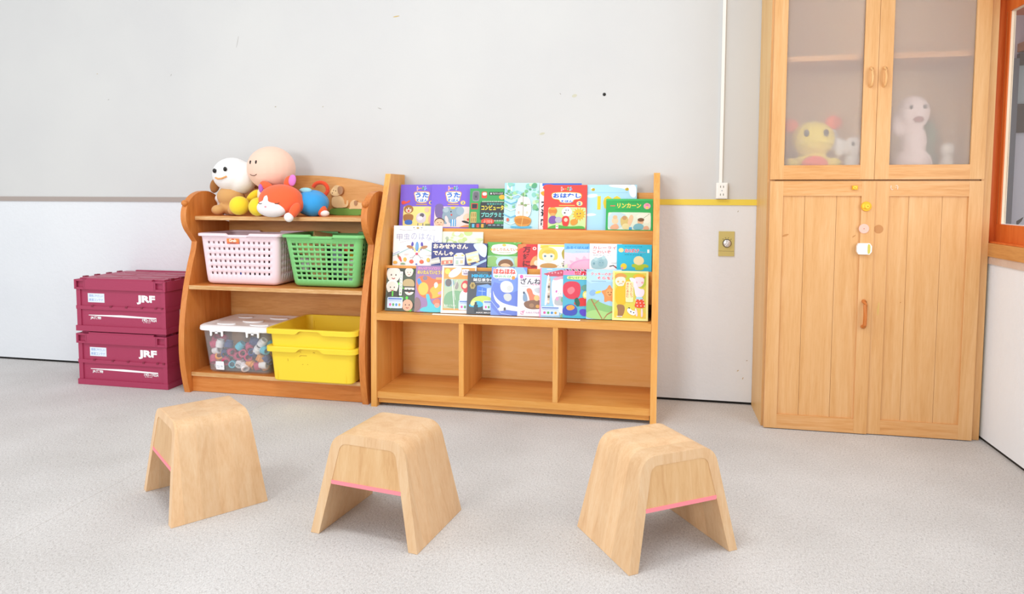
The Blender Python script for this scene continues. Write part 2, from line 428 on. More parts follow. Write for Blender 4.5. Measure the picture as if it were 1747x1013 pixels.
# ------------------------------------------------------------------ window in the right wall
GX = XR
def wpart(name, mb, parent=None): return mb.build(name, parent)
mb = MB()
mb.box(GX-.006, GX+.04, WY1, WY1+.02, WZ0, WZ1, SASH, .0015)                 # far jamb, facing the room's front
mb.box(GX-.006, GX+.04, WY0, WY0+.02, WZ0, WZ1, SASH, .0015)
mb.box(GX-.006, GX+.04, WY0+.02, WY1, WZ1-.02, WZ1, SASH, .0015)
mb.box(GX-.004, GX+.026, WY0+.02, WY1, WZ0, WZ0+.006, SASH)
win = struct('window_1', mb)
SA, SB, SY = GX+.026, GX+.0305, WY1-.041
mb = MB()
mb.box(SA, SB, SY, WY1-.0005, WZ0+.004, WZ1-.0205, SASH, .001); mb.box(SA, SB, WY0+.0205, WY0+.06, WZ0+.004, WZ1-.0205, SASH, .001)
mb.box(SA, SB, WY0+.06, SY, WZ0+.004, WZ0+.074, SASH); mb.box(SA, SB, WY0+.06, SY, WZ1-.11, WZ1-.0205, SASH)
mb.box(SA-.002, SA+.001, WY1-.022, WY1-.019, WZ0+.075, WZ1-.11, plain('#b8622a', .5))
wpart('sash_frame', mb, win)
SASH_LIT = wood('daylit_sash_wood', '#fbe9d2', '#f6dcc0', '#efcfae', 'z')  # pale tone puts strong daylight into the colour of the sash side
mb = MB(); OA, OB = GX+.031, GX+.046
mb.box(OA, OB, SY, WY1+.02, WZ0+.004, WZ1-.0205, SASH_LIT); mb.box(OA, OB, WY0+.0205, WY0+.06, WZ0+.004, WZ1-.0205, SASH_LIT)
mb.box(OA, OB, WY0+.06, SY, WZ0+.004, WZ0+.0765, plain('#f4f4f6', .4)); mb.box(OA, OB, WY0+.06, SY, WZ1-.112, WZ1-.0205, SASH_LIT)  # white bottom rail paints the sunlit line along the sill
wpart('daylit_sash_side', mb, win)
wpart('pane', MB().box(GX+.0405, GX+.0435, WY0+.06, SY, WZ0+.076, WZ1-.112, PANE), win)
struct('trim_3', MB().box(GX-.012, GX+.04, WY0-.06, WY1+.235, .742, .7945, wood('sill_wood', '#e3b072', '#d59a58', '#b9793c', 'y'), .003))
FLAKE = wall_mat('flaking_paint', '#e8dcd6', '#c9a98c', .5, 60)
struct('trim_4', MB().box(GX-.007, GX+.04, WY0-.06, WY1+.235, .7125, .742, FLAKE, .002))

# what stands outside the window
nb = thing('neighbour_wall', (2.6, 1.5, 0), 'pale lavender wall of an outbuilding seen through the side window', 'building')
mb = MB().box(1.45, 4.2, 1.4, 1.5, 0, 2.06, plain('#dcd2dd', .8)); mb.build('wall', nb, world=True)
mb = MB().box(1.45, 4.2, .95, 1.5, 2.06, 2.11, SASH); mb.build('eave', nb, world=True)
fr = plain('#5d5450', .5); mb = MB()
mb.box(2.06, 2.13, 1.365, 1.4, .55, 1.80, plain('#7c7d84', .4)); mb.box(2.13, 3.4, 1.365, 1.4, 1.76, 1.83, fr)
mb.box(2.13, 3.4, 1.365, 1.4, 1.36, 1.53, fr); mb.box(3.33, 3.4, 1.365, 1.4, .55, 1.76, fr); mb.build('window_frame', nb, world=True)
MB().box(2.13, 3.33, 1.385, 1.4, 1.53, 1.76, plain('#b9c0c4', .15)).build('pane', nb, world=True)
MB().box(2.13, 3.33, 1.385, 1.4, .55, 1.36, plain('#d5cfd9', .15)).build('pane', nb, world=True)
MB().box(2.13, 3.4, .9, 1.4, 1.84, 1.89, wood('eave_wood', '#c98a58', '#b5744a', '#9c5f3b', 'x')).build('awning', nb, world=True)
mb = MB(); lf = [plain('#4f4a4a', .8), plain('#5d5856', .8), plain('#454443', .8)]
for i in range(420):
    a = random.uniform(0, 2*PI); rr_ = random.uniform(.2, 1)**.5; z = random.uniform(0, 1)
    p = Vector((2.22+.42*rr_*math.cos(a), 1.02+.2*rr_*math.sin(a), .1+.82*z*(1-.18*rr_)))
    R = Matrix.Rotation(random.uniform(0, 6.28), 4, 'Z') @ Matrix.Rotation(random.uniform(-1, 1), 4, 'X')
    mb.faces([Vector(p)+(R @ Vector(q)) for q in ((0, -.035, 0), (.018, 0, .006), (0, .035, 0), (-.018, 0, .006))], [(0, 1, 2, 3)], lf[i % 3])
sh = thing('garden_shrub', (2.22, 1.02, 0), 'dark leafy shrub outside the lower corner of the side window', 'shrub')
mb.build('foliage', sh, world=True, fixn=False)['kind'] = 'stuff'
mb = MB()
for k in range(5):
    a = k*1.26; mb.tube([(2.22, 1.02, 0), (2.22+.1*math.cos(a), 1.02+.06*math.sin(a), .3), (2.22+.22*math.cos(a), 1.02+.1*math.sin(a), .68)], [.012, .009, .005], plain('#4a3a2c', .9), 7)
mb.build('stems', sh, world=True)
tag(MB().box(1.55, 6, -3, 3.5, -.12, -.06, wall_mat('yard_gravel', '#b9b3ab', '#a29c94', .5, 80)).build('yard_ground'), 'grey gravel ground outside the side window', 'ground')['kind'] = 'structure'
del_ = bpy.data.objects['yard_ground']; del del_['category']

# ------------------------------------------------------------------ socket, cable duct and dial on the back wall
t = thing('surface_socket', (.309, -.001, 1.0), 'white surface-mounted double socket at the foot of the cable duct', 'socket')
WP = plain('#f4f4f0', .35)
MB().box(.2845, .3335, -.026, 0, .9635, 1.0365, WP, .003).build('box', t, world=True)
mb = MB().box(.2895, .3285, -.0285, -.0255, .9685, 1.0315, WP, .0012)
mb.build('face_plate', t, world=True)
for z in (1.018, .982):
    for dx in (-.0065, .0065):
        MB().box(.309+dx-.0013, .309+dx+.0013, -.0290, -.0280, z-.0048, z+.0048, plain('#5c5b46', .6)).build('slot', t, world=True)
mb = MB(); mb.lathe([(.003, 0), (.003, .001), (0, .0014)], plain('#b9b9bd', .3, .5, 1), 12, Matrix.Translation((.309, -.0284, 1.0)) @ Matrix.Rotation(PI/2, 4, 'X'))
mb.build('screw', t, world=True)
t = thing('cable_duct', (.305, -.001, 1.037), 'thin white vertical cable duct running up the wall above the socket', 'duct')
MB().box(.2975, .3125, -.004, 0, 1.037, 2.95, WP).build('channel', t, world=True)
MB().box(.2965, .3105, -.011, -.0035, 1.037, 2.95, WP, .0012).build('cover', t, world=True)
t = thing('wall_dial', (.3365, -.001, .75), 'brass-coloured wall plate with a round silver dial', 'dial')
BR = plain('#cdbb72', .35, .5, .25)
MB().box(.3015, .3715, -.006, 0, .7215, .8125, BR, .001).build('plate', t, world=True)
MB().box(.3015, .3715, -.0065, 0, .6975, .7205, BR, .001).build('lower_plate', t, world=True)
mb = MB(); M = Matrix.Translation((.3385, -.006, .7575)) @ Matrix.Rotation(PI/2, 4, 'X')
mb.lathe([(.0195, 0), (.0195, .006), (.0175, .009), (0, .009)], plain('#55534c', .4), 28, M)
d = mb.build('dial', t, world=True)
mb = MB(); mb.lathe([(.0165, .0085), (.0165, .0125), (.015, .0135), (0, .0135)], plain('#d6d2cf', .25, .5, .6), 28, M); mb.shift(-t.location); mb.build('dial_cap', d)
mb = MB().prism([(-.0012, -.015), (.0012, -.015), (.0012, .015), (-.0012, .015)], 'y', -.0205, -.0194, plain('#fbfbfb', .4), M=Matrix.Translation((.3385, 0, .7575)) @ Matrix.Rotation(.6, 4, 'Y') )
mb.shift(-t.location); mb.build('pointer', d)
mb = MB()
for a in (-.75, -.25, .25, .75):
    c = Matrix.Translation((.3385, 0, .7575)) @ Matrix.Rotation(a, 4, 'Y')
    mb.box(-.0012, .0012, -.0066, -.0058, .0235, .0275, plain('#4f4a36', .6), M=c)
mb.build('tick_marks', t, world=True)

# ================================================================== TALL CABINET
CX0, CX1, CY, CT = .465, 1.297, -.285, 2.15
cab = thing('tall_cabinet', (.88, -.14, 0), 'tall honey pine cupboard with frosted glass doors above plank doors', 'cabinet')
def cp(name, mb, par=cab, label=None): return mb.build(name, par, label, world=True) if par is cab else (mb.shift(-cab.location).build(name, par, label))
cp('side_panel', MB().box(CX0, CX0+.024, CY, -.004, 0, CT, PINE_SIDE, .002))
cp('side_panel', MB().box(CX1-.024, CX1, CY, -.004, 0, CT, PINE_SIDE, .002))
cp('front_stile', MB().box(CX0+.0005, CX0+.03, CY-.004, CY-.0005, .001, CT, PINE_Z))
cp('front_stile', MB().box(CX1-.036, CX1-.0005, CY-.004, CY-.0005, .001, CT, PINE_Z))
cp('back_panel', MB().box(CX0+.024, CX1-.024, -.018, -.006, .02, CT, wood('cab_back', '#e8c9a0', '#dfba8c', '#d3a875', 'z')))
for z0, z1 in ((.004, .04), (1.028, 1.05), (1.525, 1.547), (CT-.025, CT)):
    cp('shelf', MB().box(CX0+.0245, CX1-.0245, CY+.004, -.0185, z0, z1, PINE_X, .001))
def glass_door(x0, x1, hx, name_side):
    z0, z1 = 1.0445, CT-.01; st = .052
    mb = MB(); F, B = CY-.026, CY-.0045
    mb.box(x0, x0+st, F, B, z0, z1, PINE_Z, .0015); mb.box(x1-st, x1, F, B, z0, z1, PINE_Z, .0015)
    mb.box(x0+st, x1-st, F+.0005, B, z0, z0+.058, PINE_X, .0015); mb.box(x0+st, x1-st, F+.0005, B, z1-.06, z1, PINE_X, .0015)
    d = cp('glass_door', mb)
    cp('pane', MB().box(x0+st, x1-st, F+.009, F+.013, z0+.058, z1-.06, FROST), d)
    mb = MB()
    pts = [(hx, F, 1.485), (hx, F-.012, 1.481), (hx, F-.019, 1.470), (hx, F-.021, 1.449), (hx, F-.019, 1.428), (hx, F-.012, 1.417), (hx, F, 1.413)]
    mb.tube(pts, [.0062, .0058, .0055, .0055, .0055, .0058, .0062], wood('pull_wood', '#f0c48c', '#e5b074', '#d89c5c', 'z'), 10)
    cp('handle', mb, d)
    return d
glass_door(.4725, .8665, .8405, 0)
glass_door(.868, 1.262, .8898, 1)
def plank_door(x0, x1, planks, yo):
    z0, z1 = .004, 1.0375; st = .051; F, B = CY-.026-yo, CY-.0045-yo
    mb = MB()
    mb.box(x0, x0+st, F, B, z0, z1, PINE_Z, .0015); mb.box(x1-st, x1, F, B, z0, z1, PINE_Z, .0015)
    mb.box(x0+st, x1-st, F+.0006, B, z0, z0+.060, PINE_X, .0015); mb.box(x0+st, x1-st, F+.0006, B, z1-.06, z1, PINE_X, .0015)
    d = cp('plank_door', mb)
    for a, b in zip(planks[:-1], planks[1:]):
        cp('plank', MB().box(a+.0006, b-.0006, F+.008, B-.002, z0+.058, z1-.058, PINE_Z, .0018), d)
    return d, F
dl, F = plank_door(.4725, .8725, [.522, .609, .730, .8225], .007)
dr, F2 = plank_door(.8735, 1.262, [.924, 1.000, 1.1205, 1.212], 0)
mb = MB(); hx = .8435
mb.tube([(hx, F, .552), (hx, F-.012, .550), (hx, F-.024, .541), (hx, F-.027, .50), (hx, F-.024, .459), (hx, F-.012, .450), (hx, F, .448)],
        [.0085, .008, .0075, .0072, .0075, .008, .0085], wood('handle_wood', '#d58444', '#c87233', '#b25f26', 'z', rough=.3), 12)
cp('handle', mb, dl, 'glossy reddish wooden pull')
# child locks and leftovers stuck on the plank doors
YL, YL2 = plain('#f5b727', .35), plain('#f8c93c', .3)
def disc(x, z, r, y, h, m, par, name, lb=None, M2=None):
    mb = MB(); mb.lathe([(r, 0), (r, h*.75), (r*.92, h), (0, h)], m, 24, Matrix.Translation((x, y, z)) @ Matrix.Rotation(PI/2, 4, 'X'))
    return cp(name, mb, par, lb)
mb = MB().box(.7835, .8045, F-.006, F, 1.003, 1.019, YL, .002)
mb.lathe([(.0075, .004), (.0075, .011), (.006, .012), (0, .012)], YL2, 20, Matrix.Translation((.7925, F, 1.011)) @ Matrix.Rotation(PI/2, 4, 'X'))
mb.lathe([(.002, .012), (.002, .0124), (0, .0124)], plain('#a8760f', .5), 10, Matrix.Translation((.7925, F, 1.011)) @ Matrix.Rotation(PI/2, 4, 'X'))
cp('child_lock', mb, dl, 'square yellow child lock with a round cap')
mb = MB()
M = Matrix.Translation((.8393, F, .9362)) @ Matrix.Rotation(PI/2, 4, 'X')
mb.lathe([(.0195, 0), (.0195, .004), (.018, .006), (0, .006)], YL, 24, M)
mb.lathe([(.010, .0055), (.010, .012), (.0085, .0135), (0, .0135)], YL2, 20, Matrix.Translation((.8405, F, .9365)) @ Matrix.Rotation(PI/2, 4, 'X'))
mb.box(.8225, .8385, F-.010, F-.0055, .930, .945, YL2, .002)
mb.lathe([(.0022, .0135), (.0022, .0139), (0, .0139)], plain('#a8760f', .5), 10, Matrix.Translation((.842, F, .9365)) @ Matrix.Rotation(PI/2, 4, 'X'))
cp('child_lock', mb, dl, 'round yellow child lock')
mb = MB(); M = Matrix.Translation((.8338, F, .8466)) @ Matrix.Rotation(PI/2, 4, 'X')
mb.lathe([(.0195, 0), (.0195, .002), (.0185, .003), (0, .003)], plain('#f3bfae', .6), 26, M)
mb.lathe([(.002, .003), (.002, .0034), (0, .0034)], plain('#c06a5a', .6), 10, M)
cp('adhesive_pad', mb, dl, 'round pale pink adhesive pad')
WL = plain('#fafaf8', .3)
mb = MB().prism(smooth_poly([(.8075, .744), (.8075, .788), (.83, .7885), (.862, .7885), (.862, .7435), (.83, .7435)], 1), 'y', F-.016, F, WL, .003)
mb.prism(smooth_poly([(.846, .7475), (.846, .7845), (.850, .786), (.856, .782), (.856, .75), (.850, .746)], 1), 'y', F-.0175, F-.0155, plain('#d3c65a', .4), .0006)
cp('child_lock', mb, dl, 'white plastic child lock with a yellow-green strip')
mb = MB(); mb.lathe([(.0175, 0), (.0175, .0004), (0, .0004)], plain('#c48a55', .7), 24, Matrix.Translation((.8905, F2, .845)) @ Matrix.Rotation(PI/2, 4, 'X'))
cp('adhesive_mark', mb, dr, 'dull brown ring left by a removed pad')
mb = MB()
mb.prism(smooth_poly([(.895, .515), (.900, .55), (.905, .55), (.904, .505), (.899, .49)], 2), 'y', F2-.0005, F2+.001, plain('#d6ae66', .5))
cp('handle_mark', mb, dr, 'yellowish patch where a pull is missing')
mb = MB()
for pts in ([(.930, 1.020), (.9295, 1.010), (.933, 1.003), (.938, 1.0045)], [(.947, 1.019), (.952, 1.0205), (.955, 1.016), (.9545, 1.004)], [(.9475, 1.0125), (.949, 1.011)]):
    mb.tube([(x, F2-.0006, z) for x, z in pts], .0011, plain('#f2ebe0', .9), 6)
cp('chalk_mark', mb, dr, 'short white chalk strokes')

for (x, z, dx, dz, w) in ((.5385, .815, .016, .006, .006), (.80, .815, .008, .006, .003), (.985, .55, .003, .003, .0025)):
    l = math.hypot(dx, dz); kx, kz = -dz/l*w, dx/l*w; d_ = dl if x < .87 else dr; yk = (F if x < .87 else F2)+.008
    mb = MB().prism(smooth_poly([(x-dx, z-dz), (x+kx, z+kz), (x+dx, z+dz), (x-kx, z-kz)], 2), 'y', yk-.0004, yk+.001, plain('#c48a50', .5))
    cp('knot', mb, d_)

# soft toys behind the frosted glass
def blob(name, parts, m, parent=None, voxel=.007, smooth=4, label=None):
    """one continuous stuffed shape grown from overlapping ellipsoids"""
    mb = MB()
    for p in parts: mb.ell(p[0], p[1], m, p[2] if len(p) > 2 else None)
    o = mb.build(name, None, label)
    r = o.modifiers.new('remesh', 'REMESH'); r.mode = 'VOXEL'; r.voxel_size = voxel; r.use_smooth_shade = True
    s = o.modifiers.new('smooth', 'SMOOTH'); s.iterations = smooth; s.factor = .5
    me = bpy.data.meshes.new_from_object(o.evaluated_get(bpy.context.evaluated_depsgraph_get()))
    o.modifiers.clear(); old = o.data; o.data = me; bpy.data.meshes.remove(old)
    if not me.materials: me.materials.append(m)
    me.polygons.foreach_set('use_smooth', [True]*len(me.polygons))
    if parent: o.parent = parent
    return o
def eye(par, c, r, name='eye', h='#17130f'):
    o = MB().ell(c, r, plain(h, .25), nu=12, nv=8).build(name, par); return o
Z0 = 1.051
t = thing('plush_toy', (.655, -.195, Z0), 'round yellow soft toy with a red bib behind the frosted glass', 'soft toy')
blob('body', [((0, 0, .055), (.075, .06, .06)), ((0, -.005, .165), (.088, .07, .075)), ((-.085, -.01, .06), (.03, .03, .028)), ((.085, -.01, .06), (.03, .03, .028)), ((-.045, -.06, .02), (.03, .04, .02)), ((.045, -.06, .02), (.03, .04, .02))], cloth('#f0d64a'), t)
blob('bib', [((0, -.055, .055), (.055, .018, .04))], cloth('#ee5a4a'), t)
blob('bow', [((-.09, 0, .222), (.034, .022, .032))], cloth('#ef6a4a'), t); blob('bow', [((.08, 0, .232), (.036, .022, .034))], cloth('#ef6a4a'), t)
eye(t, (-.038, -.068, .185), (.010, .006, .015)); eye(t, (.038, -.068, .185), (.010, .006, .015))
t = thing('plush_toy', (.818, -.205, Z0), 'small white soft toy dog behind the left frosted glass door', 'soft toy')
blob('body', [((0, 0, .05), (.042, .04, .055)), ((0, -.006, .13), (.048, .042, .046)), ((-.06, 0, .13), (.02, .02, .045))], cloth('#f1f0ee'), t)
blob('ear', [((.05, -.012, .125), (.014, .018, .04))], cloth('#8d8683'), t); blob('ear', [((-.085, .0, .16), (.02, .018, .05))], cloth('#c9c4c0'), t)
eye(t, (-.018, -.046, .14), (.006, .004, .008)); eye(t, (.018, -.046, .14), (.006, .004, .008))
t = thing('plush_toy', (1.04, -.20, Z0), 'tall pale pink soft toy behind the right frosted glass door', 'soft toy')
blob('body', [((0, 0, .06), (.075, .06, .065)), ((0, -.004, .15), (.05, .045, .07)), ((-.005, -.004, .265), (.062, .052, .072)), ((-.06, 0, .22), (.028, .022, .05))], cloth('#eedad8'), t)
eye(t, (-.028, -.052, .285), (.006, .004, .009)); eye(t, (.022, -.053, .285), (.006, .004, .009)); eye(t, (0, -.055, .235), (.018, .005, .012), 'mouth', '#9a5a5a')
t = thing('plush_toy', (1.125, -.14, Z0), 'dark green soft toy half hidden behind the pale pink one', 'soft toy')
blob('body', [((0, 0, .06), (.035, .03, .06)), ((-.005, 0, .17), (.028, .026, .075))], cloth('#6f8064'), t)
t = thing('plush_toy', (1.165, -.215, Z0), 'little grey white soft toy at the right end behind frosted glass', 'soft toy')
blob('body', [((0, 0, .045), (.03, .03, .045)), ((0, 0, .115), (.028, .026, .03))], cloth('#d8d0c6'), t)

# ================================================================== STOOLS
def make_stool(label, loc, rz):
    t = thing('step_stool', loc, label, 'stool', 'beech stools on the carpet', rz)
    H, B, T, D0, D1, TH = .290, .1745, .1155, .1425, .1085, .026
    dep = lambda z: D0+(D1-D0)*z/H
    def profile(hb, ht, h, r, n=7):
        s = Vector((ht-hb, h)).normalized()                       # up along the right leg
        c = Vector((ht, h)); a0 = c-s*r; pts = []
        pts.append((hb, 0))
        for k in range(1, 5): q = Vector((hb, 0)).lerp(a0, k/5); pts.append((q.x, q.y))
        for k in range(n+1):
            u = k/n; q = a0*(1-u)**2+c*2*u*(1-u)+Vector((ht-r, h))*u*u; pts.append((q.x, q.y))
        pts += [((ht-r)*f, h) for f in (.6, .2)]
        return pts+[(-x, z) for x, z in pts[::-1]]
    o = profile(B, T, H, .045); i_ = profile(B-TH-.002, T-TH, H-TH, .022)
    n = len(o); vs = []; fs = []
    for sgn in (-1, 1):
        vs += [(x, sgn*dep(z), z) for x, z in o]+[(x, sgn*dep(z), z) for x, z in i_]
    for k in range(n-1):
        fs += [(k, k+1, 2*n+k+1, 2*n+k), (n+k, 3*n+k, 3*n+k+1, n+k+1), (k, n+k, n+k+1, k+1), (2*n+k, 2*n+k+1, 3*n+k+1, 3*n+k)]
    fs += [(0, 2*n, 3*n, n), (n-1, 2*n-1, 4*n-1, 3*n-1)]
    MB().faces(vs, fs, STOOL_Z, .0022, 2).build('bent_shell', t, angle=50)
    zb = .148
    for sgn in (-1, 1):
        ip = [(x, z) for x, z in i_ if z > zb]
        xb = (B-TH-.002)+(T-TH-(B-TH-.002))*zb/(H-TH)
        pg = [(xb, zb)]+ip+[(-xb, zb)]
        m = len(pg)
        v = [(x*1.004, sgn*(dep(z)-.0012), z) for x, z in pg]+[(x*1.004, sgn*(dep(z)-.018), z) for x, z in pg]
        f = [tuple(range(m)), tuple(range(2*m-1, m-1, -1))]+[(k, m+k, m+(k+1) % m, (k+1) % m) for k in range(m)]
        MB().faces(v, f, STOOL_F).build('apron', t)
        y = dep(zb)
        mb = MB()
        yy = sorted((sgn*(y-.0004), sgn*(y-.019)))
        mb.box(-xb+.0005, xb-.0005, yy[0], yy[1], zb-.0015, zb+.0095, plain('#f48e98', .6), .0006)
        mb.build('edge_tape', t, 'coral pink edging strip' if sgn < 0 else None)
    return t
make_stool('pale beech stool nearest the maroon crates, its broad side facing right', (-1.416, -1.376, .0006), math.radians(-38.5))
make_stool('pale beech stool in the middle, its pink-edged opening facing the camera', (-.763, -1.416, .0006), math.radians(-9.0))
make_stool('pale beech stool on the right, in front of the bookshelf corner', (.02, -1.354, .0006), math.radians(34.0))

# ================================================================== BOOKSHELF
BX0, BX1 = -1.262, .029
bs = thing('book_rack', (-.617, -.2, 0), 'honey wood display bookshelf with three tiers of picture books over open cubbies', 'bookshelf')
def bpt(name, mb, label=None): return mb.build(name, bs, label, world=True)
prof = [(-.392, 0), (-.387, .30), (-.380, .46), (-.374, .56), (-.365, .625), (-.347, .69), (-.311, .79), (-.2514, .9275), (-.192, 1.0775), (-.005, 1.0775), (-.005, 0)]
bpt('side_panel', MB().prism(prof, 'x', BX0, BX0+.027, HONEY_Z, .003))
bpt('side_panel', MB().prism(prof, 'x', BX1-.027, BX1, HONEY_Z, .003))
IX0, IX1 = BX0+.0275, BX1-.0275
bpt('display_shelf', MB().box(IX0, IX1, -.386, -.05, .404, .4355, HONEY_Y, .003))
bpt('bottom_shelf', MB().box(IX0, IX1, -.384, -.05, .040, .0705, HONEY_Y, .003))
bpt('kick_board', MB().box(IX0+.002, IX1-.002, -.374, -.352, .017, .0395, HONEY_X, .001))
bpt('back_panel', MB().box(IX0, IX1, -.048, -.036, .0, .99, wood('rack_back', '#f9cf90', '#f5c478', '#eab462', 'x', streak=5)))
for x in (-.843, -.4175):
    bpt('divider', MB().box(x, x+.0225, -.383, -.05, .071, .4035, HONEY_Z, .002))
bpt('tier_back', MB().box(IX0, IX1, -.036-.026, -.0485, .745, .9895, HONEY_X, .002))
bpt('ledge', MB().box(IX0, IX1, -.183, -.165, .70, .8185, HONEY_X, .002))
bpt('tier_floor', MB().box(IX0, IX1, -.1645, -.063, .745, .762, HONEY_Y))
bpt('ledge', MB().box(IX0, IX1, -.272, -.254, .50, .6435, HONEY_X, .002))
bpt('tier_floor', MB().box(IX0, IX1, -.2535, -.1655, .535, .553, HONEY_Y))
# white runner lying on the display shelf in front of the books
t = thing('plastic_strip', (-.64, -.369, .4362), 'long thin white plastic strip lying along the front of the display shelf', 'strip')
M = Matrix.Translation((0, 0, 0)) @ Matrix.Rotation(math.radians(-.4), 4, 'Z')
MB().box(-.33, .34, -.006, .006, 0, .004, plain('#f6f4f0', .25), .001, M=M).build('strip', t)
for x in (.318, .33):
    MB().prism(ellipse(x, -.003, .0022, .0022, 10), 'z', .004, .0046, plain('#5c5a55', .5)).build('hole', t)

# ================================================================== TOY SHELF (bear-headed side panels)
tsf = thing('toy_shelf', (-1.768, -.2, 0), 'brown wooden toy shelf with rounded bear-head side panels and an arched back', 'shelf')
def tp(name, mb, label=None, par=None): return mb.build(name, tsf, label, world=True) if par is None else mb.shift(-tsf.location).build(name, par, label)
SX0, SX1 = -2.256, -1.284
ear = smooth_poly([(-.372, 0), (-.388, .06), (-.402, .15), (-.407, .24), (-.398, .353), (-.370, .493), (-.331, .619), (-.297, .70), (-.288, .742)], 1, False)
ear += [(-.2125+.152*math.cos(a), .868+.126*math.sin(a)) for a in [math.radians(222-k*222/30) for k in range(31)]]
ear += [(-.058, .84), (-.012, .83), (-.012, 0)]
tp('side_panel', MB().prism(ear, 'x', SX0, SX0+.030, TEAK_Z, .007, 3))
tp('side_panel', MB().prism(ear, 'x', SX1-.030, SX1, TEAK_Z, .007, 3))
for x_ in (SX0+.015, SX1-.015):
    tp('nose_knob', MB().ell((x_, -.352, .9335), (.0155, .014, .0155), TEAK_Z))
JX0, JX1 = SX0+.0305, SX1-.0305
def tshelf(z0, z1, yf):
    s_ = tp('shelf', MB().box(JX0, JX1, yf+.004, -.022, z0, z1, TEAK_X, .003))
    tp('front_edge', MB().box(JX0+.001, JX1-.001, yf, yf+.0045, z0+.001, z1-.001, EDGE, .002), 'pale worn shelf edge', s_)
tshelf(.8495, .8705, -.30); tshelf(.511, .532, -.36); tshelf(.080, .1005, -.36)
tp('kick_board', MB().box(JX0, JX1, -.350, -.330, .002, .0795, TEAK_X, .002))
arc = [(JX0, .07), (JX0, 1.012)]+[(JX0+(JX1-JX0)*k/20, 1.012+.064*math.sin(PI*k/20)**.8) for k in range(1, 20)]+[(JX1, 1.012), (JX1, .07)]
tp('back_board', MB().prism(arc, 'y', -.022, -.006, wood('toyshelf_back', '#e4b074', '#d99e5c', '#c28444', 'x', streak=5), .002))
# wooden reliefs glued on the back board
LW, DW = plain('#f6d29a', .5), plain('#b98d68', .5)
Yb = -.022
def relief(name, pts, th, m, label=None, par=None, it=2): return tp(name, MB().prism(smooth_poly(pts, it), 'y', Yb-th, Yb, m, .0015), label, par)
relief('grass_relief', [(-1.645, .8715), (-1.637, .895), (-1.618, .908), (-1.44, .905), (-1.425, .8715)], .012, plain('#78a84a', .6), 'green grass strip glued to the back board', it=1)
dg = relief('dog_relief', [(-1.622, .909), (-1.624, .955), (-1.612, .968), (-1.575, .974), (-1.556, .952), (-1.552, .925), (-1.543, .925), (-1.540, .948), (-1.532, .948), (-1.530, .925), (-1.545, .909)], .012, LW, 'sitting tan wooden dog with a brown ear', it=2)
relief('head', [(-1.630, .985), (-1.622, 1.004), (-1.600, 1.027), (-1.575, 1.022), (-1.565, .995), (-1.575, .972), (-1.612, .968)], .015, LW, None, dg)
relief('dog_ear', [(-1.588, 1.006), (-1.580, 1.021), (-1.562, 1.018), (-1.555, .995), (-1.566, .975), (-1.582, .980)], .018, DW, 'brown ear', dg)
for x, z in ((-1.610, .999), (-1.598, .996), (-1.617, .985)):
    tp('face_dot', MB().prism(ellipse(x, z, .0025, .003, 10), 'y', Yb-.0155, Yb-.014, plain('#5d3b22', .6)), None, dg)
pup = relief('dog_relief', [(-1.530, .902), (-1.520, .914), (-1.522, .932), (-1.508, .948), (-1.494, .952), (-1.482, .938), (-1.445, .932), (-1.432, .918), (-1.432, .903), (-1.50, .905)], .014, LW, 'lying tan wooden puppy')
relief('dog_ear', [(-1.498, .944), (-1.486, .948), (-1.476, .935), (-1.485, .920), (-1.496, .924)], .018, DW, None, pup)
relief('house_relief', [(-1.742, .8715), (-1.742, .988), (-1.672, .988), (-1.670, .8715)], .012, plain('#cf8a3c', .5), 'orange-brown square wooden block', it=1)

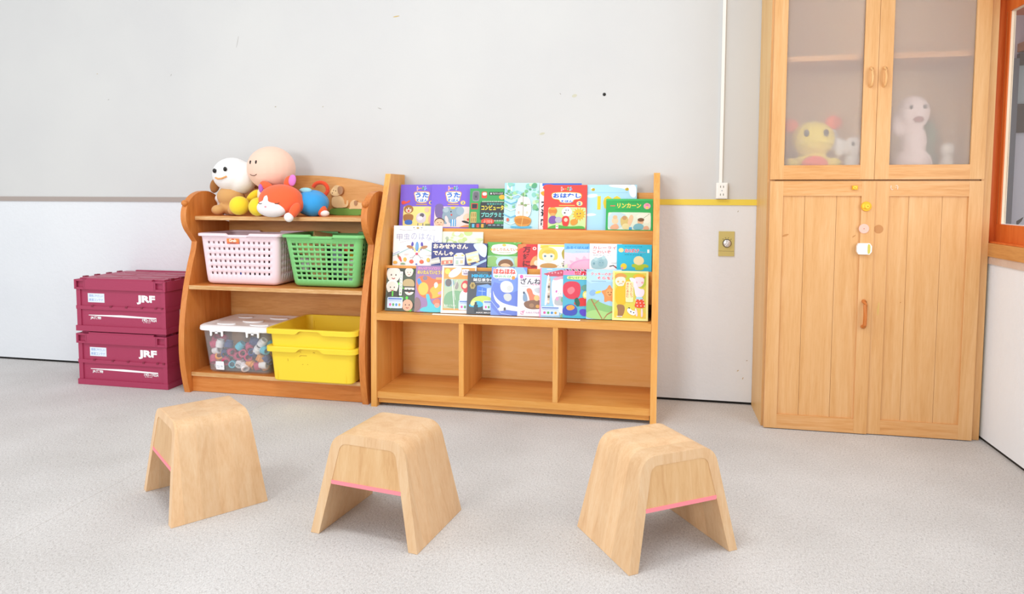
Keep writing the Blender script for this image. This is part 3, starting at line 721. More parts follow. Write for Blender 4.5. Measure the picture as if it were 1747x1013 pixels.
# ================================================================== MAROON CRATES
MR, MRD = plain('#a8395a', .45), plain('#84283f', .5)
def make_crate(label, z):
    t = thing('folding_crate', (-2.6215, -.185, z), label, 'crate', 'stacked maroon folding crates')
    w, d, h = .530, .356, .2765
    x0, x1, y0, y1 = -w/2, w/2, -d/2, d/2
    mb = MB()
    mb.box(x0+.012, x1-.012, y0+.012, y1-.012, .004, h-.014, MR)
    mb.box(x0+.006, x0+.03, y0+.006, y1-.006, .02, h-.06, MR, .003); mb.box(x1-.03, x1-.006, y0+.006, y1-.006, .02, h-.06, MR, .003)
    body = mb.build('body', t)
    mb = MB()                                                       # upper band with a square pocket at each front corner
    zt, zb = h-.012, h-.062
    for sgn in (-1, 1):
        a, b = (y0, y0+.012) if sgn < 0 else (y1-.012, y1)
        mb.box(x0+.062, x1-.062, a, b, zb, zt, MR, .002)
        for e in (-1, 1):
            ex = lambda u: e*(w/2-u)
            for (u0, u1, v0, v1) in ((0, .012, zb, zt), (.055, .063, zb, zt), (.011, .056, zt-.008, zt), (.011, .056, zb, zb+.010)):
                p, q = sorted((ex(u0), ex(u1))); mb.box(p, q, a, b, v0, v1, MR, .0012)
    for e in (-1, 1):
        p, q = sorted((e*w/2, e*(w/2-.012))); mb.box(p, q, y0+.010, y1-.010, zb, zt, MR, .002)
    mb.build('upper_band', t)
    for nm, z0, z1, k in (('middle_band', .112, .130, .004), ('lower_band', 0, .028, .001)):
        mb = MB()
        mb.box(x0+k, x1-k, y0+k, y0+.014, z0, z1, MR, .003); mb.box(x0+k, x1-k, y1-.014, y1-k, z0, z1, MR, .003)
        mb.box(x0+k, x0+.014, y0+.013, y1-.013, z0, z1, MR, .003); mb.box(x1-.014, x1-k, y0+.013, y1-.013, z0, z1, MR, .003)
        o = mb.build(nm, t)
        if nm == 'middle_band':
            for u in (-.17, -.06, .03, .12, .2, .235):
                MB().box(u, u+.012, y0+.002, y0+.006, z1-.005, z1+.004, MRD, .001).build('hinge_knuckle', o)
    for sx in (-1, 1):                                              # two lid leaves, meeting in the middle
        p, q = sorted((sx*.0015, sx*(w/2-.018)))
        lid = MB().box(p, q, y0+.020, y1-.020, h-.0125, h-.005, MR, .002).build('lid_leaf', t)
        for yy in (-.10, 0, .10):
            c = sx*.125
            MB().prism(ellipse(c, yy, .075, .030, 24), 'z', h-.0052, h-.0035, plain('#a4405a', .4), .0008).build('raised_oval', lid)
        for yy in (-.115, -.04, .04, .115):
            e0, e1 = sorted((sx*(w/2-.020), sx*(w/2-.004)))
            MB().box(e0, e1, yy-.012, yy+.012, h-.013, h-.0005, MRD, .002).build('hinge_knuckle', lid)
    MB().box(x0+.075, x1-.075, y1-.018, y1-.002, h-.0125, h+.0, MR, .002).build('lid_rail', t)
    MB().box(x0+.075, x1-.075, y0+.002, y0+.0185, h-.0125, h-.004, MR, .002).build('lid_rail', t)
    yf = y0+.012
    P = Print(lambda u, v, l: (x0+u*w, yf-.0003-l, (h-v*h)))
    u_ = lambda X: (X+2.8865)/.53
    v_ = lambda Z: 1-(Z-.278)/h
    P.r(u_(-2.817), v_(.4715), u_(-2.719), v_(.4255), '#e4eef8')
    P.t('環境にやさしい', u_(-2.810), v_(.4665), u_(-2.727), v_(.452), '#9db4dd', bold=.02); P.t('鉄道コンテナ', u_(-2.810), v_(.446), u_(-2.727), v_(.4315), '#9db4dd', bold=.02)
    P.t('JRF', u_(-2.530), v_(.470), u_(-2.424), v_(.424), '#fbfbfb', None, .055)
    P.poly([(u_(-2.816), v_(.3605)), (u_(-2.62), v_(.3645)), (u_(-2.42), v_(.3585)), (u_(-2.42), v_(.3525)), (u_(-2.62), v_(.3535)), (u_(-2.816), v_(.3575))], '#fbfbfb')
    P.t('JR貨物', u_(-2.806), v_(.354), u_(-2.742), v_(.337), '#fbfbfb', bold=.025)
    P.t('19D-17024', u_(-2.501), v_(.3515), u_(-2.419), v_(.3375), '#fbfbfb', bold=.025); P.t('5t 18.7m3', u_(-2.496), v_(.3355), u_(-2.455), v_(.3315), '#fbfbfb', bold=.01)
    P.build('white_print', t, 'white container lettering and stripe')
    mb = MB().box(x1-.0062, x1-.0052, -.07, -.05, .075, .125, plain('#e8e4e2', .5)); mb.build('side_print', t)
make_crate('maroon folding crate standing on the carpet, under the other crate', .0008)
make_crate('maroon folding crate on top of the stack, its ribbed lid showing', .2785)

# ================================================================== LAUNDRY BASKETS
def make_basket(name, label, loc, col, wt, dt, wb, db, h, nf, nr, hf, hv, v0, v1, sticker=None, rz=0):
    t = thing(name, loc, label, 'basket', 'plastic baskets on the middle shelf', rz)
    m = plain(col, .38, .45)
    rt, rb, nc = .030, .024, 5
    ns = max(4, round(nf*dt/wt))
    seg = []                                                        # (side, fraction along straight, or corner fraction, hole?)
    for side, n in enumerate((nf, ns, nf, ns)):
        bar = (1-n*hf/n)/(n+1)
        x = 0
        for k in range(n):
            seg.append((side, 's', x, False)); x += bar
            seg.append((side, 's', x, True)); x += hf/n
        seg.append((side, 's', x, False))
        for k in range(nc): seg.append((side, 'c', k/nc, False))
    def pt(sg, w, d, r):
        side, kd, f, _ = sg; hw, hd = w/2, d/2
        st = [((-hw+r, -hd), (hw-r, -hd)), ((hw, -hd+r), (hw, hd-r)), ((hw-r, hd), (-hw+r, hd)), ((-hw, hd-r), (-hw, -hd+r))][side]
        if kd == 's': return (st[0][0]+(st[1][0]-st[0][0])*f, st[0][1]+(st[1][1]-st[0][1])*f)
        c = [(hw-r, -hd+r), (hw-r, hd-r), (-hw+r, hd-r), (-hw+r, -hd+r)][side]; a = -PI/2+side*PI/2+f*PI/2
        return (c[0]+r*math.cos(a), c[1]+r*math.sin(a))
    zs = [(0, .018, False), (.006, .006, False), (.016, .001, False)]
    band = (v1-v0)/nr
    for k in range(nr):
        zs.append((v0+k*band+band*(1-hv)/2, 0, True)); zs.append((v0+k*band+band*(1+hv)/2, 0, False))
    zs.append((h-.022, 0, False)); zs.append((h-.008, -.002, False))
    secs = []
    for z, ins, _ in zs:
        f = z/h; w = wb+(wt-wb)*f-2*ins; d = db+(dt-db)*f-2*ins
        secs.append([(*pt(sg, w, d, rb-ins*.6), z) for sg in seg])
    n = len(seg); vs = [p for s in secs for p in s]; fs = []
    for j in range(len(secs)-1):
        for i in range(n):
            if zs[j][2] and seg[i][3]: continue
            fs.append((j*n+i, j*n+(i+1) % n, (j+1)*n+(i+1) % n, (j+1)*n+i))
    fs.append(tuple(range(n))[::-1])
    o = MB().faces(vs, fs, m).build('lattice_body', t)
    so = o.modifiers.new('wall', 'SOLIDIFY'); so.thickness = .0028; so.offset = -1
    # rolled rim, dipping at the two hand holds
    path = rrect(wt, dt, rt, ns=40, nc=6); rs = []
    def dip(x, y): 
        if abs(abs(y)-dt/2) > .004: return 0
        a = abs(x)-.052; return 1 if a < 0 else max(0, 1-a/.006)
    def grow(x, y, g): return (x*(1+2*g/wt), y*(1+2*g/dt))
    for g, z, gd in ((-.002, h-.010, 0), (-.002, h-.001, 1), (.004, h+.001, 1), (.012, h-.001, 1), (.0135, h-.005, 1), (.0125, h-.014, .2), (.010, h-.014, .2), (.009, h-.006, 1)):
        ring = []
        for x, y in path:
            dd = dip(x, y); gg = g*(1-.75*dd)
            ring.append((*grow(x, y, gg), z-.0125*dd*gd))
        rs.append(ring)
    mb = MB().loft(rs, m); mb.build('rim', t)
    mb = MB()
    for sx in (-1, 1): mb.prism(rrect(.05, .10, .012, 2, 3, sx*wb*.28, 0), 'z', -.0035, .0012, m)
    mb.build('foot', t)
    return t
SH = .532+.0036
pk = make_basket('laundry_basket', 'pale pink lattice laundry basket with small square holes and an orange sticker', (-1.969, -.186, SH), '#f3dbe2', .425, .285, .388, .250, .252, 13, 6, .36, .40, .040, .222)
P = Print(lambda u, v, l: (-.062+u*.066, -.1437+v*.0022-l, .247-.020-v*.026))
P.r(0, 0, 1, 1, '#f08a4a').r(0, .72, 1, 1, '#d9684a').t('Grab', .18, .08, .78, .66, '#fff4e6', None, .03).t('BASKET', .25, .76, .75, .95, '#5a3a4a', None, .02).e(.5, .12, .1, .08, '#c3483a')
P.build('sticker', pk, 'small orange label under the rim')
gr = make_basket('laundry_basket', 'bright green lattice laundry basket filled with toys', (-1.527, -.190, SH), '#7cc678', .396, .285, .335, .225, .252, 11, 8, .66, .52, .030, .216)

# odds and ends in the baskets
def toy_block(name, par_loc, c, s, col, label, rot, cat='toy', group='toys in the green basket'):
    o = MB().box(-s[0]/2, s[0]/2, -s[1]/2, s[1]/2, -s[2]/2, s[2]/2, plain(col, .5), min(s)*.12, 2).build(name)
    o.location = Vector(par_loc)+Vector(c); o.rotation_euler = rot
    return tag(o, label, cat, group)
gl = (-1.527, -.190, SH)
for c, s, col, lb, rot in (
    ((-.128, -.055, .176), (.070, .045, .050), '#d9b877', 'topmost tan wooden block at the left of the green basket', (.1, .2, .3)), ((-.060, -.060, .132), (.065, .040, .085), '#dcc08a', 'upright tan wooden block left of centre in the green basket', (.2, 0, -.2)),
    ((-.055, -.052, .050), (.080, .05, .030), '#d5b06c', 'flat tan wooden block low in the green basket', (0, .2, .4)), ((.110, -.055, .085), (.075, .045, .050), '#dcbf88', 'tan wooden block at the right side of the green basket', (.2, .1, .2)),
    ((.03, -.05, .215), (.12, .06, .022), '#d2c07a', 'olive-tan plank lying across the green basket opening', (.3, .1, .2)), ((-.08, .02, .22), (.09, .07, .05), '#d8bb7c', 'tan wooden block showing over the back of the green basket', (.3, .2, .6)),
    ((-.130, -.060, .105), (.05, .035, .055), '#e9e6e4', 'white plastic toy brick inside the green basket', (.3, .3, .1)),
    ((.040, -.060, .145), (.055, .035, .06), '#9aa6b8', 'grey-blue toy block inside the green basket', (.1, .2, .2)),
    ((.052, -.060, .080), (.06, .035, .055), '#4b555a', 'dark grey toy block inside the green basket', (.2, .1, 0)),
    ((.120, -.062, .150), (.040, .03, .035), '#f2b62c', 'yellow-orange toy block inside the green basket', (.2, .2, .3)),
    ((.085, -.058, .172), (.035, .03, .025), '#e2572c', 'red toy block inside the green basket', (.1, .3, .2)),
    ((.128, -.058, .118), (.05, .03, .025), '#f0efec', 'cream toy bar inside the green basket', (.1, .1, .1)),
    ((.09, -.05, .195), (.09, .05, .018), '#b98478', 'dusty pink flat toy plate inside the green basket', (.1, .1, .1)),
    ((.125, -.045, .035), (.07, .05, .03), '#d9e2ea', 'pale blue toy brick low in the green basket', (.1, .3, .2)),
    ((0, .045, .11), (.27, .09, .17), '#2f3a2e', 'large dark green toy case in the back of the green basket', (0, 0, .05))):
    toy_block('toy_block', gl, c, s, col, lb, rot)
toy_block('toy_block', (-1.969, -.186, SH), (-.025, -.085, .05), (.028, .016, .03), '#2f6df0', 'bright blue toy brick low in the pink basket', (0, .1, .2), group='toys in the pink basket')
toy_block('toy_block', (-1.969, -.186, SH), (.045, -.075, .045), (.07, .03, .032), '#2b2b3a', 'black toy brick low in the pink basket', (0, .1, .1), group='toys in the pink basket')
toy_block('toy_block', (-1.969, -.186, SH), (.105, -.06, .10), (.022, .03, .12), '#191618', 'upright black toy case inside the pink basket', (0, .02, .1), group='toys in the pink basket')

# ================================================================== YELLOW BINS
YB = plain('#f8d838', .32, .45)
def make_bin(label, z):
    t = thing('storage_bin', (-1.545, -.240, z), label, 'bin', 'yellow nesting bins')
    H = .166; wb, db, wt, dt = .402, .352, .428, .372; th = .0035
    def pth(w, d, r): return rrect(w, d, r, ns=36, nc=5)
    mb = MB()
    mb.loft([at(pth(wb-.012, db-.012, .022), 0), at(pth(wb, db, .026), .006), at(pth(wt, dt, .030), H), at(pth(wt-2*th, dt-2*th, .028), H), at(pth(wb-2*th, db-2*th, .024), .008)], YB, True, True)
    b = mb.build('body', t)
    rs = []
    def dip(x, y):
        if abs(y) < dt/2-.002: return 0
        a = abs(x)-.046; return 1 if a < 0 else max(0, 1-a/.018)
    p0 = pth(wt, dt, .030); gx = lambda x, y, g: (x*(1+2*g/wt), y*(1+2*g/dt))
    for g, zz, k in ((-.004, H-.003, 0), (-.004, H+.001, 0), (.013, H+.001, 0), (.0145, H-.001, 0), (.0145, H-.022, 1), (.0115, H-.022, 1), (.0115, H-.004, 0)):
        rs.append([(*gx(x, y, g), zz+.0165*dip(x, y)*k) for x, y in p0])
    mb = MB().loft(rs, YB); mb.build('rim', t)
    for sx in (-1, 1):
        for sy in (-1, 1):
            x = sx*(wb/2-.028)
            y0_, y1_ = sorted((sy*(db/2+.001), sy*(db/2+.0035)))
            MB().box(x-.001, x+.001, y0_, y1_, .008, H-.03, YB, .0006).build('corner_rib', b)
    return t
lo = make_bin('yellow plastic bin at the bottom of the nested pair, scuffed front', .1012)
make_bin('empty yellow plastic bin nested on top inside the other bin', .1852)
mb = MB()
for pts, w in (([(-.058, .122), (-.05, .1275), (-.02, .1275)], .0012), ([(.012, .145), (.022, .143)], .0014), ([(-.045, .085), (-.04, .0855)], .001), ([(-.02, .086), (-.015, .0855)], .001), ([(-.055, .147), (-.05, .142)], .001), ([(-.118, .11), (-.1165, .098)], .001)):
    mb.tube([(x, -.176-.010*z/.166-.0002, z) for x, z in pts], w, plain('#b9922a', .7), 6)
mb.build('scuff_mark', lo, 'brownish scratches on the front')

# ================================================================== CLEAR LIDDED BOX WITH CONNECTOR TOYS
t = thing('lidded_box', (-1.981, -.200, .1012), 'clear plastic storage box with a white lid full of coloured connectors', 'storage box')
H = .222; wb, db, wt, dt = .335, .275, .378, .312
pth = lambda w, d, r: rrect(w, d, r, ns=6, nc=5)
mb = MB(); th = .002
mb.loft([at(pth(wb-.014, db-.014, .024), 0), at(pth(wb, db, .03), .008), at(pth(wt, dt, .034), H), at(pth(wt-2*th, dt-2*th, .032), H), at(pth(wb-2*th, db-2*th, .028), .010)], CLEARP, True, True)
mb.build('body', t)
LID = plain('#fbfbfc', .35, .5)
mb = MB()
mb.loft([at(pth(wt+.026, dt+.026, .042), H-.010), at(pth(wt+.030, dt+.030, .044), H-.004), at(pth(wt+.026, dt+.026, .044), H+.010), at(pth(wt+.004, dt+.004, .04), H+.016), at(pth(wt-.022, dt-.022, .034), H+.016), at(pth(wt-.04, dt-.04, .03), H+.010)], LID, True, True)
lid = mb.build('lid', t)
for x, y, a, b in ((-.09, -.09, .05, .022), (.09, -.09, .05, .022), (-.10, .09, .04, .02), (.09, .09, .05, .02), (0, 0, .055, .035)):
    MB().prism(ellipse(x, y, a, b, 24), 'z', H+.0095, H+.0145, LID, .0015).build('raised_oval', lid)
for cx in (-.095, .10):
    mb = MB()
    for dx in (-.030, .030): mb.prism([(cx+dx-.0055, H-.008), (cx+dx+.0055, H-.008), (cx+dx+.0045, H-.034), (cx+dx, H-.038), (cx+dx-.0045, H-.034)], 'y', -dt/2-.010, -dt/2-.004, LID, .0012)
    mb.box(cx-.036, cx+.036, -dt/2-.011, -dt/2-.003, H-.016, H-.008, LID, .001)
    mb.box(cx-.006, cx+.006, -dt/2-.011, -dt/2-.003, H-.024, H-.014, LID, .001)
    mb.build('latch', lid)
P = Print(lambda u, v, l: (-.118+u*.046, -.1415-.006*(1-v)*.0-.0035*(1-v)-l, .056-v*.043))
P.rr(0, 0, 1, 1, '#f4f6fa', .06).t('PP 12L', .15, .52, .45, .66, '#9aa7bd', None, .01).r(.18, .72, .42, .77, '#b8c2d2').r(.62, .5, .70, .66, '#a8b3c6').t('A', .74, .5, .84, .66, '#a8b3c6')
P.build('label_sticker', t, 'square white label')
cols = (('orange', '#ee9a3c'), ('magenta', '#c83a68'), ('white', '#efe9ea'), ('sky blue', '#55bcd2'), ('navy', '#3d4a80'))
kinds = {}
for cn, ch in cols:
    ring = [(.0185, -.019), (.0205, -.017), (.0205, .006), (.017, .010), (.017, .019), (.0125, .019), (.0125, -.019), (.0185, -.019)]
    o = MB().lathe(ring, plain(ch, .4), 16).build('connector_piece')
    kinds[cn] = o.data; bpy.data.objects.remove(o)
spots = []; rnd = random.Random(21)
for layer_y, n in ((-.112, 46), (-.078, 26)):
    k = 0; tries = 0
    while k < n and tries < 6000:
        tries += 1
        z = rnd.uniform(.026, .150 if layer_y > -.1 else .158); hw = (wb/2-.026)+(wt-wb)/2*z/H
        p = Vector((rnd.uniform(-hw, hw), layer_y-.012*z/H+rnd.uniform(-.004, .006), z))
        if abs(p.x) < .05 and z > .135: continue
        if all((p-q).length > .0335 for q in spots): spots.append(p); k += 1
for i, p in enumerate(spots):
    cn = rnd.choices([c[0] for c in cols], [5, 6, 5, 5, 4])[0]
    if abs(p.x-.0) < .06 and .05 < p.z < .12 and rnd.random() < .75: cn = 'magenta'
    if p.x > .11 and rnd.random() < .6: cn = 'sky blue'
    o = bpy.data.objects.new('connector_piece', kinds[cn]); COL.objects.link(o)
    o.location = Vector((-1.981, -.200, .1012))+p; o.rotation_euler = (rnd.uniform(0, 6), rnd.uniform(0, 6), rnd.uniform(0, 6))
    tag(o, '%s tube connector toy inside the clear lidded box' % cn, 'toy', '%s connector toys in the clear box' % cn)

# ================================================================== SOFT TOYS ON THE TOY SHELF
SZ = .8712
EYE = '#1b1612'
t = thing('plush_toy', (-2.085, -.17, SZ), 'white-headed soft toy with a brown ear and tan body, leftmost on the toy shelf', 'soft toy')
blob('head', [((-.005, -.012, .205), (.100, .088, .086)), ((.035, .0, .19), (.085, .08, .085))], cloth('#f4f3f2'), t)
for ex, ez in ((-.048, .222), (.014, .230)): eye(t, (ex, -.096 if ex < -.03 else -.100, ez), (.0095, .007, .0115))
mb = MB(); mb.tube([(-.046, -.092, .188), (-.029, -.098, .182), (-.006, -.101, .184), (.020, -.099, .194)], .0042, cloth('#eda766'), 8); mb.build('mouth', t)
blob('ear', [((-.115, .0, .150), (.026, .022, .040), __import__('mathutils').Euler((0, .25, 0)))], cloth('#a8713f'), t)
blob('ear', [((.098, .03, .17), (.02, .022, .038))], cloth('#a8713f'), t)
blob('body', [((-.015, -.015, .095), (.072, .058, .055)), ((-.02, -.01, .04), (.055, .05, .042)), ((-.055, -.065, .028), (.034, .030, .026)), ((.03, -.06, .026), (.03, .03, .026))], cloth('#d4a368'), t)
blob('scarf', [((-.055, -.01, .085), (.05, .04, .03)), ((-.075, .0, .05), (.022, .03, .05))], cloth('#efecea'), t)

t = thing('plush_doll', (-1.872, -.165, SZ), 'peach round-headed rag doll with yellow mittens sitting behind the orange cat', 'soft toy')
blob('head', [((-.004, -.01, .236), (.121, .110, .110))], cloth('#f4cdb8'), t, .008)
for ex in (-.062, -.024): eye(t, (ex, -.100-.012*(ex > -.03), .262), (.0055, .005, .010))
mb = MB(); mb.tube([(-.070, -.094, .205), (-.055, -.104, .198), (-.038, -.109, .197), (-.022, -.112, .204)], .0016, plain('#6b4a3f', .6), 6); mb.build('mouth', t)
blob('torso', [((0, .0, .075), (.070, .058, .075))], cloth('#d8382e'), t)
blob('bib', [((-.028, -.048, .105), (.036, .018, .045))], cloth('#efe3cf'), t)
blob('arm', [((-.085, -.045, .095), (.050, .024, .024), __import__('mathutils').Euler((0, -.7, 0)))], cloth('#f2cf35'), t)
blob('mitten', [((-.118, -.115, .050), (.049, .048, .048))], cloth('#f4d63a'), t)
blob('mitten', [((-.012, -.120, .045), (.047, .047, .047))], cloth('#f4d63a'), t)
blob('arm', [((.085, -.01, .085), (.03, .035, .05))], cloth('#d8382e'), t)

t = thing('plush_cat', (-1.757, -.262, SZ-.004), 'orange soft toy cat with white muzzle and blue coat lying on the shelf edge', 'soft toy')
OR = cloth('#ee6a42')
blob('head', [((-.01, -.015, .080), (.112, .085, .080)), ((.0, -.01, .062), (.108, .085, .060))], OR, t, .008)
blob('muzzle', [((-.028, -.060, .046), (.082, .048, .046)), ((-.035, -.070, .082), (.036, .028, .038))], cloth('#f3eceb'), t)
E3 = __import__('mathutils').Euler
blob('ear', [((-.088, -.01, .150), (.040, .016, .022), E3((0, .45, 0)))], OR, t, .005)
blob('ear_lining', [((-.112, -.022, .138), (.013, .008, .024), E3((0, -.2, 0)))], cloth('#b06ac0'), t, .004)
blob('ear', [((.020, .01, .170), (.026, .016, .034), E3((0, .5, 0)))], OR, t, .005)
blob('ear_lining', [((.046, -.004, .178), (.020, .010, .030), E3((0, .2, 0)))], cloth('#dc82cf'), t, .004)
for x in (-.070, .012):
    mb = MB(); mb.tube([(x-.014, -.100+abs(x+.03)*.16, .070), (x-.005, -.103+abs(x+.03)*.16, .066), (x+.006, -.103+abs(x+.03)*.16, .066), (x+.015, -.099+abs(x+.03)*.16, .070)], .0017, plain('#46342c', .6), 6); mb.build('closed_eye', t)
blob('nose', [((-.038, -.106, .052), (.007, .005, .005))], cloth('#e89aa8'), t, .003)
blob('coat', [((.100, .085, .068), (.080, .098, .066)), ((.125, .055, .060), (.070, .07, .060))], cloth('#3f9fdf'), t, .008)
blob('collar', [((.088, .045, .130), (.034, .020, .014))], cloth('#9fd6de'), t, .004)
blob('arm', [((.092, -.070, .034), (.024, .022, .042), E3((0, .55, 0)))], OR, t, .005)
blob('paw', [((.070, -.085, .002), (.024, .020, .022), E3((0, .6, 0)))], cloth('#f5f0ee'), t, .004)
blob('leg', [((.178, .04, .030), (.024, .024, .030))], OR, t, .005)
blob('paw', [((.196, .03, .018), (.024, .018, .016))], cloth('#efeae4'), t, .004)
mb = MB(); pts = [(.128+.040*math.cos(a), .120, .136+.034*math.sin(a)) for a in [PI*.9-k*PI*1.2/12 for k in range(13)]]
mb.tube(pts, .010, cloth('#e2502f'), 10); mb.build('tail', t)
t = thing('care_ribbon', (-1.595, -.20, SZ), 'pale grey ribbon trailing from the orange cat onto the shelf', 'ribbon')
mb = MB(); P0 = [(-.040, .0, .048), (-.028, -.005, .044), (-.012, -.012, .026), (.004, -.018, .008), (.022, -.02, .002), (.034, -.02, .001)]
vs = [(x, y-.007, z) for x, y, z in P0]+[(x+.004, y+.007, z+.001) for x, y, z in P0]
mb.faces(vs, [(k, k+1, 7+k, 6+k) for k in range(5)], cloth('#b9c6cc'))
o = mb.build('strip', t); s_ = o.modifiers.new('t', 'SOLIDIFY'); s_.thickness = .0012

# ================================================================== PICTURE BOOKS
ROWS = {1: (-.122, .7632, .20, .8185), 2: (-.222, .5542, .14, .6435), 3: (-.322, .4365, .19, None)}
def book(row, x0, w, ztop, cover, label, draw, layer=0, rz=0.0, th=.010, spine=None, tilt=0.0, name='picture_book'):
    Y, zb, s, ledge = ROWS[row]
    k = math.sqrt(1+s*s); h = (ztop-zb)*k; vh = h if ledge is None else (ztop-ledge)*k
    t = thing(name, (x0+w/2, Y-layer*.0135+th*.6, zb+.0004), label, 'book', {1: 'picture books on the top tier', 2: 'picture books on the middle tier', 3: 'picture books on the bottom tier'}[row], rz, -math.atan(s))
    t.rotation_euler = (Matrix.Rotation(rz, 3, 'Z') @ Matrix.Rotation(-math.atan(s), 3, 'X') @ Matrix.Rotation(tilt, 3, 'Y')).to_euler()
    c = plain(cover, .35, .4); a, b = -w/2, w/2
    mb = MB().box(a, b, -th, -th+.0016, 0, h, c, .0006).box(a, b, -.0016, 0, 0, h, c, .0006)
    sp = plain(spine, .35, .4) if spine else c
    mb.box(a, a+.0022, -th+.0002, -.0002, .0003, h-.0003, sp)
    mb.build('cover', t)
    MB().box(a+.0025, b-.002, -th+.0017, -.0017, .002, h-.002, plain('#f5f2ea', .9)).build('pages', t)
    P = Print(lambda u, v, l: (a+u*w, -th-.0002-l, h-v*vh))
    draw(P); P.build('cover_print', t)
    return t
def face(P, u, v, r, skin, hair=None, k=1.0):
    """a small plain face: skin disc, hair cap, two dots and a mouth"""
    if hair: P.e(u, v-r*.25*k, r*1.08, r*1.05*k, hair)
    P.e(u, v, r, r*k, skin)
    P.e(u-r*.35, v-r*.05*k, r*.09, r*.13*k, '#2a2020').e(u+r*.35, v-r*.05*k, r*.09, r*.13*k, '#2a2020')
    P.line([(u-r*.25, v+r*.4*k), (u, v+r*.52*k), (u+r*.25, v+r*.4*k)], r*.1, '#b0483a')
def blobs(P, seed, n, u0, v0, u1, v1, cols, r0, r1, k=.8):
    q = random.Random(seed)
    for i in range(n):
        r = q.uniform(r0, r1); P.e(q.uniform(u0, u1), q.uniform(v0, v1), r, r*q.uniform(.6, 1.1)*k, q.choice(cols), 10)
def sticker(P, u0, v0, u1, v1):
    P.rr(u0, v0, u1, v1, '#cfe0f4', .02).r(u0+.03, v0+.02, u1-.03, v0+(v1-v0)*.22, '#5f7fc4').r(u0+.05, v0+(v1-v0)*.3, u1-.05, v0+(v1-v0)*.36, '#9fb4dc')
    for i, c in enumerate(('#d85aa0', '#5aa85a', '#4a8fd0', '#d0a040')):
        P.e(u0+(u1-u0)*(.2+.2*i), v0+(v1-v0)*.68, (u1-u0)*.07, (v1-v0)*.14, c, 8)
def rainbow_title(P, u0, v0, u1, v1):
    n = 4; d = (u1-u0)/n
    for i, (ch, c) in enumerate(zip('トータル', ('#e8504a', '#e8a03c', '#4ab05a', '#3f9fdf'))):
        if ch == 'ー': P.r(u0+i*d+.01, (v0+v1)/2-.012, u0+(i+1)*d-.01, (v0+v1)/2+.012, c)
        else: P.t(ch, u0+i*d, v0, u0+(i+1)*d-.008, v1, c, '#ffffff', .05, .11)
def song(num, scene):
    def f(P):
        rainbow_title(P, .36, .045, .58, .135)
        P.b([(.29, .2), (.33, .16), (.62, .16), (.66, .2), (.63, .3), (.62, .42), (.48, .45), (.34, .42), (.32, .3)], '#f0a53a').b([(.305, .21), (.34, .175), (.61, .175), (.645, .21), (.615, .3), (.605, .41), (.48, .43), (.355, .41), (.335, .3)], '#fffdf6')
        P.t('うた', .335, .185, .625, .315, '#2f6fd0', None, .05).t('えほん', .345, .335, .615, .415, '#3f7fd8', None, .045)
        P.e(.69, .43, .055, .05, '#f0b62c').e(.69, .43, .045, .041, '#fbe08a').t(num, .668, .40, .715, .46, '#2f5fc0', None, .04)
        P.r(.36, .462, .60, .485, '#d8a850')
        scene(P)
    return f
def scene1(P):
    P.rr(.08, .52, .93, 1.06, '#f4e58e', .03)
    P.b([(.02, .40), (.10, .38), (.13, .42), (.22, .36), (.22, .42), (.14, .45), (.05, .49)], '#e8554a')
    P.e(.20, .59, .105, .10, '#a8743c').e(.20, .61, .065, .065, '#e4d4c0').e(.20, .63, .022, .025, '#d0453a').e(.17, .57, .012, .016, '#33241a').e(.23, .57, .012, .016, '#33241a')
    P.b([(.10, .70), (.30, .70), (.32, .80), (.27, .90), (.13, .90), (.08, .80)], '#a8743c').b([(.13, .84), (.29, .84), (.30, .94), (.22, .96), (.12, .94)], '#3f74c8').b([(.12, .98), (.26, .98), (.24, 1.04), (.10, 1.04)], '#3f74c8')
    P.b([(.38, .72), (.46, .66), (.56, .68), (.60, .78), (.57, .90), (.44, .92), (.37, .84)], '#dcd3dc').e(.50, .73, .05, .05, '#6d6670').e(.46, .80, .06, .05, '#efe8ef').line([(.42, .92), (.42, 1.0)], .02, '#8a8490').line([(.53, .92), (.53, 1.0)], .02, '#8a8490')
    P.e(.60, .60, .05, .06, '#f4c4a8').e(.74, .82, .10, .13, '#f2bf9e').e(.76, .86, .04, .04, '#d8443c').r(.58, .93, .80, 1.0, '#9aa06a')
def scene2(P):
    P.rr(.08, .52, .95, 1.06, '#f8d8d4', .03)
    P.b([(.08, .50), (.17, .45), (.26, .47), (.28, .58), (.36, .62), (.34, .74), (.24, .80), (.10, .78)], '#7a66a0')
    P.b([(.24, .58), (.34, .52), (.48, .54), (.64, .52), (.70, .62), (.66, .74), (.56, .76), (.54, .90), (.40, .92), (.38, .76), (.28, .70)], '#8fa6b4').e(.64, .62, .085, .10, '#9db3bf').e(.33, .60, .06, .06, '#a9bcc6').b([(.26, .66), (.32, .68), (.31, .84), (.38, .92), (.30, .94), (.25, .80)], '#8fa6b4')
    P.e(.44, .64, .012, .018, '#222222').b([(.42, .70), (.48, .69), (.46, .75)], '#d8483c').b([(.42, .53), (.54, .52), (.52, .58), (.44, .58)], '#f0c840').r(.44, .82, .56, .98, '#4a9fd8').r(.47, .82, .49, .98, '#f4f4f4').r(.52, .82, .535, .98, '#f4f4f4')
    face(P, .20, .90, .10, '#f4c6a4', '#4a342a', .9); P.e(.80, .78, .09, .10, '#f6cdb0').e(.82, .82, .03, .03, '#d8483c'); P.b([(.66, .86), (.74, .84), (.84, .88), (.84, .92), (.74, .90)], '#26262a').b([(.62, 1.0), (.80, .93), (.96, 1.0), (.96, 1.05), (.62, 1.05)], '#e8925a')
book(1, -1.224, .2303, 1.025, '#7e62d8', 'purple song picture book numbered 1, left end of the top tier', song('1', scene1), 0, .05, spine='#8f78e4')
